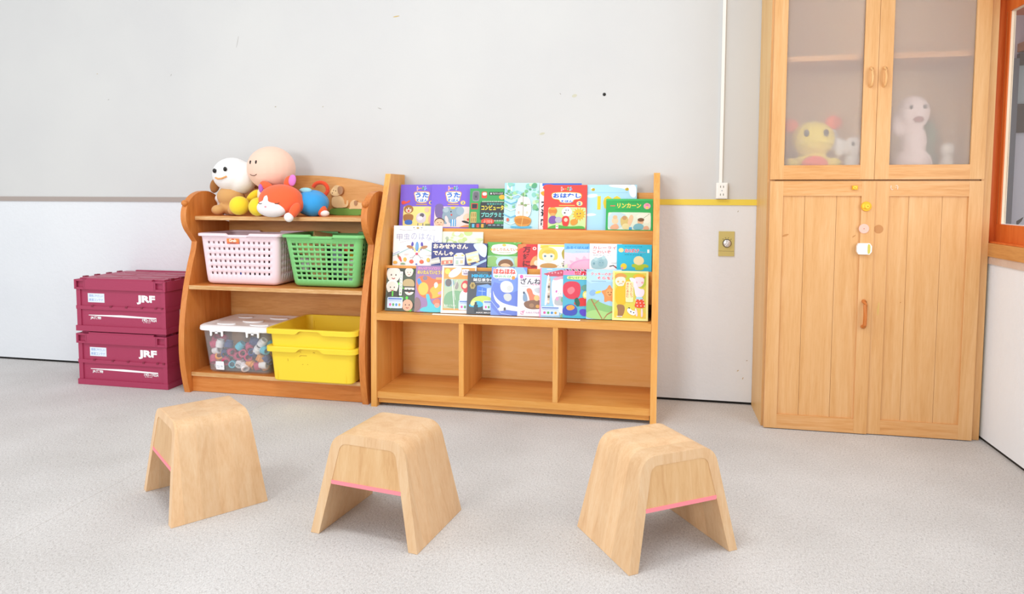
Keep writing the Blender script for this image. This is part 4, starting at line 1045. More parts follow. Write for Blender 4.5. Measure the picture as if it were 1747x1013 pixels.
book(1, -1.061, .2303, 1.026, '#7e62d8', 'purple song picture book numbered 2 with a grey elephant', song('2', scene2), .4, .05, spine='#8f78e4')
def computer(P):
    P.rr(.06, .06, .23, .33, '#8c8a92', .03).rr(.08, .09, .21, .30, '#6e6a74', .03).e(.145, .21, .02, .03, '#43404a')
    P.rr(.28, .08, .41, .25, '#e0503c', .02).rr(.30, .10, .40, .18, '#f6f2ea', .02)
    P.r(.46, .09, .80, .17, '#3c3c3c').r(.49, .11, .52, .15, '#f4f4f4').t('プログラミング入門', .54, .105, .78, .155, '#f4f4f4').e(.77, .22, .075, .06, '#e8b43c').rr(.86, .05, 1.0, .28, '#9a9aa0', .03)
    P.r(.04, .38, .20, .53, '#d84a3a').r(.06, .40, .18, .51, '#2f3a44').rr(.03, .60, .18, .92, '#c8b06a', .02)
    for i in range(6): P.r(.05+.045*(i % 3), .63+.13*(i//3), .075+.045*(i % 3), .72+.13*(i//3), '#a89050')
    for i in range(18): P.r(.31+i*.037, .32, .325+i*.037, .36, '#f4f4ee').r(.31+i*.037, .80, .325+i*.037, .84, '#f4f4ee')
    P.rr(.26, .35, 1.02, .80, '#3b3f42', .02)
    P.t('なるほどわかった', .42, .375, .90, .42, '#5fd0c0', None, .02).t('コンピューターと', .29, .43, 1.0, .56, '#f2dc4a', None, .035).t('プログラミング', .29, .61, .99, .74, '#7fd8d0', None, .03)
    P.b([(.30, .77), (.60, .77), (.60, .92), (.30, .92)], '#e8503c', 1).t('よくわかる', .36, .80, .56, .88, '#f6d8c0')
    P.r(.04, .88, .42, 1.0, '#4a4e50')
    for i, c in enumerate(('#5fc0e0', '#e8504a', '#f0b040')): P.r(.08+.11*i, .91, .14+.11*i, 1.0, c)
    P.r(.44, .90, 1.0, 1.0, '#3c4448')
    for i in range(5): P.r(.47+.1*i, .92, .54+.1*i, .95, '#8fa8b0')
book(1, -.865, .205, 1.006, '#3fa05a', 'green book about computers and programming on the top tier', computer, .9, .05, spine='#58b470')
def ship(P):
    P.r(0, 0, 1, 1, '#bfe4ea').r(0, 0, .30, .3, '#a8def0').r(.06, 0, .12, .30, '#e8f6fa').r(.18, 0, .22, .26, '#e8f6fa')
    blobs(P, 3, 60, .0, .02, 1, .6, ['#7fbf8a', '#a8d8a0', '#5fa880', '#cfe8c0', '#8fcfc0', '#9fd0e8'], .03, .08)
    for k in range(5): P.line([(.0, .25+k*.15), (.2, .32+k*.15), (.4, .26+k*.15), (.6, .34+k*.15)], .02, '#5fb0d8' if k % 2 else '#e0f2e8')
    P.b([(.40, .35), (.55, .30), (.75, .33), (.80, .62), (.72, .78), (.34, .78), (.34, .6)], '#f8f4ec').b([(.44, .62), (.62, .60), (.64, .76), (.42, .76)], '#f0e8da')
    P.line([(.55, .22), (.56, .92)], .012, '#8a6a3c').line([(.40, .5), (.74, .48)], .01, '#8a6a3c').e(.52, .46, .05, .03, '#8fa878').e(.62, .50, .05, .03, '#8fa878')
    P.e(.43, .66, .03, .035, '#e8c0b0').e(.67, .66, .03, .03, '#f0d0b8').b([(.28, .76), (.52, .72), (.82, .78), (.76, .94), (.58, .98), (.36, .94)], '#dc9a4a').b([(.30, .80), (.55, .78), (.80, .82), (.74, .92), (.40, .92)], '#c88238').line([(.56, .76), (.52, .96)], .015, '#f0c070')
    P.e(.12, .82, .04, .04, '#e8705a').b([(.2, .95), (.5, .97), (.8, .95), (.85, 1.0), (.2, 1.0)], '#5fb8dc')
book(1, -.694, .166, 1.033, '#cfe6ea', 'pale blue-green book with a white sailing ship among islands', ship, 1.0, .05)
def kyo(P):
    P.r(0, 0, 1, 1, '#f8f6f4').r(.06, 0, 1, .06, '#3f6fd0').b([(.10, .03), (.30, .02), (.42, .08), (.30, .14), (.06, .14)], '#e84a5a').b([(.0, .2), (.14, .16), (.22, .24), (.1, .3)], '#f0b43c')
    P.tv('大迷路', .045, .34, .24, .99, '#2a2f3a', .045)
book(1, -.529, .20, 1.031, '#f4f2f0', 'white book with black vertical letters tucked behind the red story book', kyo, .2, 0)
def stories(P):
    rainbow_title(P, .40, .05, .66, .135)
    P.b([(.16, .22), (.22, .16), (.82, .16), (.90, .23), (.86, .33), (.70, .34), (.68, .42), (.38, .42), (.36, .34), (.2, .33)], '#f0a53a').b([(.18, .225), (.23, .175), (.81, .175), (.88, .235), (.845, .32), (.69, .325), (.67, .41), (.39, .41), (.37, .325), (.21, .32)], '#fffdf6')
    P.t('おはなし', .21, .19, .87, .30, '#2f62c8', None, .05).t('えほん', .39, .345, .68, .405, '#3a70d0', None, .045)
    P.e(.835, .425, .07, .055, '#fbe8a0').t('2', .805, .39, .865, .46, '#2f5fc0', None, .05).r(.36, .46, .73, .48, '#e8c060')
    P.rr(.11, .51, .99, 1.06, '#cfe6a0', .03)
    for k in range(14):
        a = k*2*PI/14; P.poly([(.83+.17*math.cos(a), .67+.17*math.sin(a)), (.83+.1*math.cos(a+.2), .67+.1*math.sin(a+.2)), (.83+.1*math.cos(a-.2), .67+.1*math.sin(a-.2))], '#f0b02c')
    P.e(.83, .67, .12, .11, '#f4bc3c').e(.79, .66, .012, .016, '#2f3f6f').e(.86, .65, .012, .016, '#2f3f6f').line([(.79, .71), (.83, .73), (.87, .71)], .012, '#b0602c')
    P.b([(.42, .58), (.52, .50), (.62, .52), (.68, .62), (.62, .72), (.50, .72), (.44, .68)], '#fafafa').e(.53, .58, .012, .016, '#4a5a6a').e(.58, .58, .012, .016, '#4a5a6a').e(.50, .64, .02, .018, '#3a3a3a')
    P.e(.22, .60, .10, .09, '#d8843c').b([(.14, .53), (.30, .52), (.29, .57), (.15, .57)], '#f0b040').e(.22, .68, .07, .035, '#e8a860').b([(.14, .72), (.3, .70), (.34, .88), (.12, .90)], '#8058a8').e(.36, .80, .08, .07, '#b8b0c8')
    P.b([(.44, .72), (.58, .70), (.62, .80), (.58, .95), (.48, .96), (.44, .86)], '#e0403c').e(.53, .80, .045, .045, '#f6ccb0').b([(.62, .80), (.78, .76), (.82, .88), (.66, .94)], '#e89a3c').b([(.1, .98), (.3, .9), (.6, .96), (.96, .92), (.98, 1.05), (.1, 1.05)], '#5ab04a').r(.30, .92, .36, 1.0, '#f4f4f4').r(.31, .94, .35, .96, '#e04a4a')
book(1, -.504, .202, 1.023, '#e8473f', 'red story picture book numbered 2 with a smiling sun', stories, 1.3, .01, spine='#ee6a60')
def hundred(P):
    P.r(0, 0, 1, 1, '#aedcf0').b([(.40, 0), (.95, 0), (1, .12), (.8, .1), (.6, .06), (.48, .05)], '#f6fafc').b([(0, .22), (.2, .20), (.22, .26), (.1, .30), (0, .29)], '#e0f2fa').b([(0, .66), (.12, .64), (.22, .68), (.1, .71), (0, .71)], '#f0f8fc').r(0, .17, .82, .185, '#9ccfe6')
    P.t('100', .21, .25, .70, .57, '#f0cf3c', None, .05)
    for u, v in ((.12, .11), (.80, .10)):
        P.e(u, v, .04, .035, '#f0d040').r(u-.015, v-.03, u-.005, v+.03, '#4a4030').r(u+.01, v-.03, u+.02, v+.03, '#4a4030').e(u-.03, v-.03, .02, .015, '#e8f4f8')
    P.b([(.84, .0), (.99, .0), (.99, .30), (.88, .28), (.84, .16)], '#eef6fa')
book(1, -.302, .229, 1.024, '#b4def0', 'light blue counting book with a yellow 100 and two bees', hundred, .3, .01)
def lincoln(P):
    P.r(0, 0, 1, .06, '#44c06a').r(.09, .215, .20, .245, '#e8705a').t('リンカーン', .24, .14, .75, .30, '#f2df5a', None, .04).r(.20, .345, .74, .352, '#1f8a48').r(.30, .10, .76, .106, '#1f8a48')
    P.e(.875, .235, .075, .10, '#f2a8c0').e(.875, .285, .03, .035, '#f0d860').t('伝記', .84, .17, .91, .22, '#d84a7a')
    P.rr(.045, .44, .96, 1.08, '#e4eedb', .03).b([(.045, .44), (.4, .44), (.46, .7), (.3, 1.0), (.045, 1.05)], '#c4dce0', 1).b([(.62, .5), (.95, .46), (.95, .8), (.75, .78)], '#eef4e4', 1)
    P.line([(.78, .66), (.93, .48)], .008, '#7a8a5a')
    P.e(.20, .72, .07, .11, '#f0d0a8').e(.20, .60, .05, .06, '#e8c090').b([(.12, .86), (.26, .80), (.30, 1.0), (.08, 1.0)], '#e8b08a').b([(.30, .64), (.40, .54), (.48, .60), (.50, .90), (.34, .95)], '#d8c078').e(.40, .62, .05, .07, '#c89a68').b([(.50, .56), (.56, .50), (.60, .62), (.52, .92), (.46, .85)], '#f0c8a0').e(.43, .90, .08, .10, '#eadba0').e(.74, .74, .065, .09, '#e8bc94').e(.75, .68, .07, .06, '#7a5a3c').b([(.60, .84), (.72, .78), (.82, .86), (.80, 1.0), (.58, 1.0)], '#7fbcc8').b([(.80, .90), (.90, .86), (.94, 1.0), (.80, 1.0)], '#e8b490').r(.50, .92, .56, 1.0, '#58a8d8')
book(1, -.212, .2125, .959, '#2fae58', 'green biography book with a pink round badge at the right end of the top tier', lincoln, 1.4, 0, spine='#48c070')

# ---- middle tier
def beetle(P):
    P.line([(.12, .10), (.25, .125), (.42, .105), (.50, .08), (.60, .105), (.75, .12), (.88, .10)], .008, '#9a9aa8').e(.50, .055, .03, .022, '#b89a4a').e(.42, .05, .02, .012, '#8a8a90').e(.58, .05, .02, .012, '#8a8a90')
    for i, (ch, u, v) in enumerate(zip('甲虫のはなし', (.07, .22, .37, .53, .68, .83), (.20, .175, .165, .165, .18, .225))): P.t(ch, u, v+.02, u+.115, v+.19, '#aaaccc', None, .0)
    P.line([(.14, .44), (.3, .385), (.45, .37)], .008, '#c8c8d4').line([(0, .78), (.12, .72), (.34, .58)], .02, '#9fd0d8').line([(.64, .58), (.84, .68), (1, .78)], .02, '#a8d8b8').line([(0, .74), (.14, .66)], .016, '#a0b8e8')
    for sg in (-1, 1):
        P.b([(.5+sg*.24, .51), (.5+sg*.12, .50), (.5+sg*.06, .58), (.5+sg*.16, .60)], '#b8825a').b([(.5+sg*.11, .40), (.5+sg*.07, .44), (.5+sg*.08, .53), (.5+sg*.13, .52)], '#5a4ab0').e(.5+sg*.065, .60, .03, .03, '#4f42a8').b([(.5+sg*.03, .60), (.5+sg*.10, .50), (.5+sg*.06, .66), (.5+sg*.02, .70)], '#f0dc90').line([(.5+sg*.02, .74), (.5+sg*.07, .80), (.5+sg*.14, .83)], .008, '#8a8a90').line([(.5+sg*.05, .76), (.5+sg*.10, .88)], .006, '#a0a0a8').e(.5+sg*.105, .92, .045, .05, '#e86a4a').e(.5+sg*.24, .87, .035, .055, '#e8c050')
    P.e(.5, .53, .03, .12, '#3f86cc').e(.5, .53, .014, .10, '#7fb8e4').e(.5, .72, .028, .032, '#d84a6a').e(.06, .95, .045, .04, '#f0b84a').e(.22, .985, .05, .03, '#8ab08a').e(.5, .985, .02, .02, '#4a6ac0')
    P.b([(.09, .78), (.12, .76), (.17, .80), (.20, .92), (.18, .94)], '#e0604a').line([(.11, .74), (.13, .82)], .02, '#6a8a5a')
    P.b([(.22, .73), (.30, .71), (.36, .73), (.28, .76)], '#f0dcd8').b([(.66, .74), (.8, .73), (.84, .76), (.7, .77)], '#dcdcd8')
book(2, -1.217, .241, .828, '#f7f6f6', 'white book about beetles with a symmetrical insect pattern, left on the middle tier', beetle, .9, .01)
def pale(P):
    P.r(0, 0, 1, 1, '#eaf2d4'); blobs(P, 9, 40, .3, .0, 1, .8, ['#cfe09a', '#dcebb4', '#c0d684', '#f0f6e0'], .03, .09, 1.2)
    P.poly([(.05, .75), (.28, .34), (.5, .75)], '#f6f8f2').line([(.10, .66), (.28, .38), (.46, .66)], .012, '#9aa39a').line([(.28, .2), (.28, .42)], .012, '#8a968a').e(.28, .20, .03, .05, '#a8b4a0')
book(2, -1.021, .243, .802, '#eaf2d4', 'pale green landscape book peeking out behind the navy one', pale, 0, 0)
def train(P):
    P.r(0, 0, 1, 1, '#27357f').b([(.76, 0), (1, 0), (1, .62), (.90, .56), (.82, .30), (.76, .14)], '#cfe0f4').b([(.84, .06), (1, .04), (1, .42), (.90, .34)], '#e4eefa')
    P.t('おみせやさん', .03, .045, .66, .26, '#fff0d8', '#8a5a70', .04, .065).t('でんしゃ', .03, .35, .40, .56, '#fff0d8', '#8a5a70', .04, .065)
    P.poly([(.0, .72), (.14, .62), (.17, .88), (.0, .96)], '#c9c8c2').poly([(.0, .80), (.16, .74), (.16, .82), (.0, .90)], '#e8e6da')
    P.poly([(.18, .64), (.40, .60), (.40, .90), (.18, .98)], '#e8dcc8').poly([(.19, .78), (.39, .74), (.39, .88), (.19, .95)], '#d8806a').r(.22, .66, .36, .70, '#f6f0da').r(.24, .80, .27, .9, '#f0e0c0').r(.32, .79, .35, .88, '#f0e0c0')
    P.poly([(.41, .56), (.46, .44), (.56, .42), (.61, .52), (.61, .94), (.41, .98)], '#eef0ea').e(.45, .54, .025, .03, '#d8c24a').e(.57, .53, .025, .03, '#d8c24a').r(.44, .62, .59, .68, '#b8c4c8').r(.45, .74, .50, .92, '#b8d0c0').r(.53, .74, .58, .88, '#d8c89a')
    P.poly([(.62, .46), (.84, .32), (.88, .74), (.66, .88)], '#efe3b4').poly([(.63, .54), (.85, .40), (.86, .48), (.64, .62)], '#c8d8e0').e(.70, .72, .04, .05, '#d8b84a').e(.80, .64, .03, .05, '#f8f4e0').e(.70, .90, .03, .03, '#c8a85a').e(.84, .80, .03, .03, '#c8a85a')
    P.poly([(.70, 1.0), (1, .66), (1, .76), (.80, 1.0)], '#a8c8ec').line([(.0, .98), (.3, 1.0)], .02, '#6f86c8')
book(2, -1.019, .268, .751, '#27357f', 'dark blue shop train book with cream carriages', train, 2, 0)
def green_badge(P):
    P.r(0, 0, 1, 1, '#5cb04a'); blobs(P, 4, 24, 0, .0, 1, .5, ['#78c060', '#4a9c3c', '#8fd078'], .03, .07)
    P.b([(.12, .18), (.2, .10), (.5, .06), (.8, .10), (.9, .18), (.92, .36), (.8, .48), (.5, .52), (.2, .48), (.1, .36)], '#fbf6e4').e(.5, .12, .06, .05, '#e8c050').e(.12, .30, .03, .05, '#d8c24a').e(.9, .30, .03, .05, '#d8c24a')
    P.t('おしりたんてい', .17, .24, .86, .36, '#c8503c', '#fff4e0', .02, .06).t('いせきからのSOS', .32, .40, .70, .45, '#6a8a5a')
    P.r(0, .56, 1, 1, '#a8d0b0').b([(0, .6), (.3, .55), (.34, 1.0), (0, 1.0)], '#8abf6a').b([(.28, .60), (.76, .58), (.82, 1.0), (.26, 1.0)], '#b8dcec').b([(.34, .82), (.44, .70), (.64, .68), (.76, .78), (.80, 1.0), (.32, 1.0)], '#8a5f3a').b([(.40, .90), (.55, .84), (.70, .92), (.70, 1.0), (.40, 1.0)], '#f0c49c').b([(.80, .62), (1, .58), (1, 1), (.84, 1)], '#c8d88a')
book(2, -.751, .158, .757, '#5cb04a', 'bright green story book with a cream title cloud beside the navy book', green_badge, .6, .05)
def red_vert(P):
    P.r(0, 0, 1, 1, '#d93a3c').b([(.0, .0), (.3, .0), (.22, .12), (.05, .2), (0, .3)], '#e8824a').tv('万姓に', .16, .10, .40, .98, '#7a1f28', .05).e(.52, .18, .06, .07, '#f4e4d8').e(.52, .18, .03, .035, '#d93a3c').e(.62, .56, .08, .12, '#e8705a').b([(.38, .80), (.5, .5), (.62, .52), (.68, .8), (.56, 1.0), (.42, 1.0)], '#f0a868').e(.6, .80, .09, .12, '#f8e0c8').e(.5, .95, .1, .06, '#8a2a2a')
book(2, -.607, .150, .750, '#d93a3c', 'red book with dark brown vertical letters on the middle tier', red_vert, .7, .05)
def blond(P):
    P.r(0, 0, 1, 1, '#f6f4ea').r(.08, .02, 1, .10, '#f0e060').b([(.06, .10), (.3, .02), (.36, .12), (.1, .2)], '#f0c850')
    P.b([(.02, .50), (.06, .24), (.24, .10), (.46, .14), (.60, .30), (.62, .56), (.56, .68), (.08, .68)], '#e8d060').b([(.12, .40), (.34, .30), (.52, .40), (.50, .64), (.34, .82), (.18, .68)], '#fae4d2').b([(.10, .42), (.22, .22), (.50, .24), (.54, .46), (.42, .36), (.30, .42), (.22, .36)], '#dcc04e').e(.23, .50, .035, .045, '#5a8aa8').e(.42, .50, .035, .045, '#5a8aa8').b([(.1, .84), (.34, .78), (.58, .84), (.62, 1.0), (.06, 1.0)], '#c89a5a')
    P.b([(.72, .30), (.84, .12), (1, .10), (1, .70), (.80, .66), (.74, .5)], '#b8a848').b([(.86, .42), (1, .34), (1, .72), (.90, .70)], '#f4dcc8').e(.95, .50, .03, .045, '#7a9aa0'); blobs(P, 12, 14, .62, .7, 1, 1, ['#dcd8c8', '#c0bca8', '#4a4a4a'], .015, .05)
book(2, -.514, .152, .751, '#f6f4ea', 'white comic book with a yellow-haired head beside the red book', blond, .7, .05)
def milk(P):
    P.r(0, 0, 1, 1, '#f0d8e4').r(0, 0, 1, .26, '#7cc0ee').b([(0, .2), (1, .22), (1, .34), (0, .40)], '#bcd8f0', 1).t('みるくぱんぼうや', .06, .10, .96, .22, '#4a90d4', None, .03).t('大川ひろし さく', .34, .30, .78, .34, '#9ab0c8')
    P.e(.72, 1.0, .58, .40, '#f0a8cc').e(.72, 1.0, .50, .34, '#f2b8d4')
    for k in range(8): a = PI+.2+k*.36; P.poly([(.72+.60*math.cos(a), 1.0+.42*math.sin(a)), (.72+.72*math.cos(a+.12), 1.0+.54*math.sin(a+.12)), (.72+.60*math.cos(a+.24), 1.0+.42*math.sin(a+.24))], '#f0c0d6')
    P.poly([(0, .9), (.1, .8), (.1, 1.0), (0, 1.0)], '#d8ecc8')
book(2, -.391, .149, .756, '#eed6e4', 'pink and light blue book with a pale pink sun shape', milk, .7, .05)
def curry(P):
    P.r(0, 0, 1, 1, '#f4f3f6').t('カレーライス', .10, .10, .98, .22, '#e0585e', None, .015).t('こわいぞ', .10, .26, .66, .38, '#e0585e', None, .015).t('角野栄子 さく', .10, .43, .68, .47, '#b0b0b8')
    P.b([(.05, .66), (.14, .58), (.28, .56), (.40, .50), (.52, .56), (.58, .72), (.52, .98), (.10, 1.0), (.04, .84)], '#a4c8d0').e(.20, .60, .06, .07, '#b8d8dc').e(.44, .54, .06, .07, '#b8d8dc').e(.14, .78, .035, .05, '#7fa8b4').e(.36, .76, .10, .14, '#94bcc6').e(.33, .74, .01, .012, '#2a3a40').e(.41, .74, .01, .012, '#2a3a40')
    P.line([(.62, .88), (.74, .84), (.84, .94), (.96, .96)], .035, '#3a3034').e(.80, .89, .03, .025, '#d8483c').r(.68, .74, .9, .76, '#c8c8c8').b([(.80, .70), (1, .52), (1, .96), (.92, .9)], '#d8e4c0')
book(2, -.276, .144, .758, '#f4f3f6', 'white book with red curry rice lettering and pale blue animals', curry, .7, .05)
def moon(P):
    P.r(0, 0, 1, 1, '#36bfe0').e(.12, .23, .075, .085, '#f0e0a0').t('大どろぼうとちいさな絵', .22, .06, .72, .105, '#1f7f9f').t('おばけ', .22, .17, .64, .32, '#ee5a6c', '#ffffff', .03, .06).t('やさしい', .65, .27, .83, .32, '#ee9aa8').t('1', .87, .19, .93, .32, '#ffffff', None, .05).t('木村 文 ささき 絵', .22, .38, .72, .42, '#1f7f9f')
    P.e(.63, .63, .15, .18, '#f2e2b0').b([(.42, .78), (.52, .74), (.62, .82), (.78, .74), (.92, .80), (.90, .90), (.78, .88), (.76, 1.0), (.52, 1.0), (.54, .90), (.44, .88)], '#b4cc3a').e(.20, .86, .09, .12, '#f0d43c').b([(.12, .90), (.20, .88), (.18, .98), (.12, .98)], '#e89ac0')
book(2, -.154, .153, .757, '#36bfe0', 'turquoise ghost story book numbered 1 at the right end of the middle tier', moon, .9, .02)

# ---- bottom tier
def collage(P):
    P.r(0, 0, 1, 1, '#4c5846').r(0, 0, 1, .12, '#3a4236'); blobs(P, 31, 26, 0, 0, 1, 1, ['#58d83c', '#7fe85a', '#3f4a3c', '#2c332a'], .04, .09)
    for (u, v, r, c, hair) in ((.24, .17, .22, '#efe4d8', '#d8d4cc'), (.76, .10, .13, '#ecdccf', '#e8e4dc'), (.22, .46, .19, '#e8e0d4', '#f4f2ee'), (.80, .50, .17, '#f0e6da', '#4a4438'), (.76, .86, .18, '#dcae90', None)): face(P, u, v, r, c, hair, .75)
    P.b([(.56, .30), (.70, .24), (.92, .26), (.98, .38), (.94, .44), (.58, .44)], '#c0a878').r(.56, .42, .97, .45, '#4a4a40').r(.62, .50, .97, .55, '#20241e')
    P.rr(.46, .08, .56, .64, '#fbfbf6', .01).tv('よくわかる人体', .475, .10, .545, .62, '#6aa05a', .01)
    P.b([(.06, .58), (.3, .52), (.44, .58), (.44, .70), (.06, .70)], '#39382e').r(.22, .54, .27, .66, '#5ad03c'); sticker(P, .08, .68, .60, .94)
book(3, -1.217, .144, .632, '#f2f3ee', 'green and black collage book of bearded faces, left end of the bottom tier', collage, 0, .03)
def swirl(P):
    P.r(0, 0, 1, 1, '#9a78a8').t('かいけつゾロリ', .06, .025, .70, .085, '#f08ac0', None, .02).t('めいたんていとうじょう', .05, .10, .98, .185, '#f2dc4a', '#8a5a3c', .03, .06)
    P.b([(.02, .30), (.14, .22), (.40, .22), (.52, .30), (.98, .24), (1, .62), (.6, .72), (.2, .70), (.04, .52)], '#e8743c').b([(.04, .30), (.12, .26), (.16, .34), (.22, .38), (.12, .44), (.06, .38)], '#4a8fd8').e(.28, .27, .07, .05, '#8a7a8a').r(.60, .25, .98, .30, '#f0a860')
    P.e(.24, .50, .15, .14, '#d8c04a').b([(.40, .52), (.62, .40), (.92, .34), (1.0, .40), (.96, .54), (.72, .66), (.50, .72), (.52, .62)], '#f0b43c').b([(.54, .38), (.64, .34), (.68, .44), (.58, .50)], '#f4f0e8').b([(.76, .44), (.84, .40), (.88, .50), (.78, .52)], '#58b0c8').b([(.64, .58), (.84, .52), (.74, .64)], '#e8a0c0')
    P.b([(.30, .62), (.42, .60), (.48, .80), (.62, .86), (.98, .84), (1, 1), (.12, 1), (.22, .90), (.42, .88)], '#4ec4d4').b([(.52, .76), (.66, .70), (.76, .74), (.74, .84), (.56, .84)], '#e87a5a').b([(.58, .80), (.76, .80), (.72, .90), (.60, .90)], '#f0a08a').b([(0, .66), (.16, .72), (.2, .9), (.06, 1), (0, 1)], '#8a6a6a')
book(3, -1.072, .161, .647, '#9a78a8', 'mauve detective story book with swirling orange and turquoise shapes', swirl, 0, .07)
def orange(P):
    P.r(0, 0, 1, 1, '#f7f3ee').r(.05, .04, .97, .94, '#eda050').e(.16, .12, .08, .06, '#f0d860').t('改訂', .26, .08, .38, .115, '#5a6ab0').b([(.18, .18), (.34, .06), (.58, .02), (.56, .14), (.40, .24), (.22, .26)], '#fbf9f6').rr(.58, .07, .80, .20, '#f3e9f2', .02).t('こん', .60, .085, .74, .13, '#6a4a7a', None, .03).t('虫記', .62, .14, .76, .185, '#6a4a7a', None, .03)
    P.r(.07, .28, .95, .90, '#b7c9a8').b([(.08, .30), (.34, .28), (.40, .40), (.2, .46), (.08, .42)], '#8fb0b8').b([(.08, .60), (.4, .5), (.9, .6), (.94, .9), (.08, .9)], '#7fae86').e(.20, .36, .09, .08, '#6f6a6c').e(.44, .42, .06, .08, '#9a948e').b([(.56, .40), (.66, .30), (.78, .32), (.84, .46), (.76, .52), (.60, .50)], '#d8434a').e(.68, .42, .07, .055, '#ecd6b0').b([(.54, .56), (.70, .50), (.86, .56), (.84, .76), (.54, .78)], '#f8f6f4').b([(.60, .52), (.80, .50), (.74, .58)], '#d8434a')
    P.line([(.30, .28), (.34, .55), (.40, .92)], .02, '#fbfaf6').line([(.46, .30), (.36, .50), (.42, .72)], .012, '#f4f2ea').t('名作 どうぶつ', .10, .82, .44, .86, '#f4f4ee'); sticker(P, .52, .72, .99, .93)
book(3, -.944, .159, .650, '#f4efe8', 'white and orange story book in a glossy plastic wrapper', orange, .2, .07)
def mine(P):
    P.r(0, 0, 1, 1, '#4b4f56').t('マインクラフト', .30, .03, .62, .06, '#6fc8c0').t('MINECRAFT', .12, .075, .92, .15, '#39b4e4', '#2a5a80', .05, .09).t('はじまりの島', .18, .165, .95, .235, '#ffffff', None, .06).r(.24, .25, .9, .262, '#c8ccd0')
    P.poly(ellipse(.16, .34, .09, .085, 6), '#c0a868').poly(ellipse(.16, .34, .07, .066, 6), '#a88f50').t('1', .14, .31, .18, .37, '#6a562c')
    P.poly([(.30, .34), (.62, .30), (.80, .36), (.78, .58), (.60, .62), (.28, .58)], '#4a7cd8').poly([(.60, .38), (.80, .36), (.78, .58), (.60, .62)], '#c8d4e4').poly([(.30, .34), (.62, .30), (.80, .36), (.60, .40)], '#7fa8ec').line([(.34, .46), (.56, .47)], .012, '#a8c4f0').line([(.46, .40), (.46, .56)], .012, '#a8c4f0').r(.70, .5, .74, .62, '#eef2f6')
    P.b([(.12, .70), (.24, .60), (.5, .56), (.72, .60), (.9, .70), (.9, .80), (.1, .80)], '#c8d86a').b([(.06, .78), (.3, .68), (.5, .72), (.5, .84), (.08, .84)], '#3fb4d8').b([(.10, .74), (.24, .66), (.3, .78), (.14, .82)], '#e8e8a0').b([(.84, .58), (.92, .60), (.9, .7), (.84, .72)], '#d8b048')
    P.r(.24, .72, .31, .78, '#33424e').r(.22, .78, .34, .88, '#33424e').r(.24, .88, .28, .96, '#2c3a44').r(.30, .88, .33, .96, '#2c3a44'); P.t('MAX BROOKS', .30, .945, .90, .975, '#e8e8e8', None, .03); sticker(P, .50, .68, .94, .90)
book(3, -.821, .150, .629, '#4b4f56', 'dark grey game novel with blue and white block lettering', mine, .3, .07)
def skele(P):
    P.r(0, 0, 1, 1, '#7d9ae0').b([(0, .3), (.3, .36), (.5, .56), (.9, .44), (1, .5), (1, 1), (0, 1)], '#6f86d8', 1).b([(.55, .0), (1, 0), (1, .5), (.8, .3)], '#9ec4ee', 1)
    P.b([(.02, .02), (.56, .0), (.72, .08), (.70, .26), (.06, .28)], '#f6f6fa', 1).t('ほねほね', .05, .035, .68, .15, '#ee5a50', '#ffffff', .05, .09).t('空のたび', .08, .17, .56, .225, '#6ac080', None, .03).r(.06, .24, .54, .265, '#8a9ae0').e(.62, .22, .05, .04, '#f09a4a')
    P.b([(.24, .36), (.36, .28), (.56, .30), (.64, .42), (.60, .52), (.42, .54), (.28, .50)], '#e6e6e2').b([(.34, .56), (.56, .54), (.60, .66), (.50, .72), (.38, .68)], '#cfd2d0').e(.52, .44, .08, .06, '#d4d6d4')
    P.b([(.04, .46), (.10, .60), (.26, .72), (.46, .78), (.94, .84), (.92, .92), (.60, .90), (.44, .88), (.28, .92), (.16, .88), (.30, .82), (.10, .70)], '#f6f6f8').e(.40, .82, .06, .05, '#e4e6ea').e(.40, .87, .035, .04, '#8a8a90').e(.40, .87, .02, .022, '#4a4a50').poly([(.78, .66), (.94, .56), (.96, .62), (.80, .72)], '#e0a84a').poly([(.80, .70), (.96, .62), (.96, .66), (.82, .74)], '#6ab07a').line([(0, .70), (.3, .96), (.6, 1.0)], .02, '#a8bcf0')
book(3, -.709, .161, .650, '#8aa6e6', 'blue adventure book with a white aeroplane and red title', skele, .4, .07)
def zannen(P):
    P.r(0, 0, 1, 1, '#eeeaf0').b([(.04, .03), (.14, .0), (.18, .08), (.08, .12)], '#ee6ab0').r(.22, .035, .9, .055, '#e8a0c8').t('ざんねん', .08, .09, .98, .24, '#4a4a58', None, .02).t('いきもの事典', .36, .225, .95, .26, '#e070a0').r(.12, .285, .34, .292, '#b0b0b8')
    P.b([(.26, .36), (.36, .32), (.46, .36), (.50, .48), (.62, .50), (.66, .64), (.5, .70), (.4, .66), (.36, .5)], '#e8866a').b([(.16, .50), (.24, .42), (.30, .50), (.34, .64), (.18, .66)], '#8aa4c0').b([(.50, .34), (.74, .30), (.86, .36), (.74, .44), (.6, .44)], '#c8ccd0').b([(.18, .68), (.36, .62), (.70, .60), (.9, .66), (.86, .80), (.5, .84), (.26, .80)], '#8c6c5a').e(.62, .56, .09, .07, '#f0c486').e(.46, .74, .08, .05, '#a88468').e(.66, .76, .07, .04, '#d8a45a').e(.2, .44, .03, .03, '#4a5a70')
    P.t('ざ', .10, .86, .24, .96, '#d85a9a', None, .01).t('んねんでもがんばる', .28, .885, .95, .93, '#b88ab0')
book(3, -.586, .138, .620, '#eeeaf0', 'pale lilac animal encyclopedia, the shortest book of the bottom tier', zannen, .5, .07, th=.012)
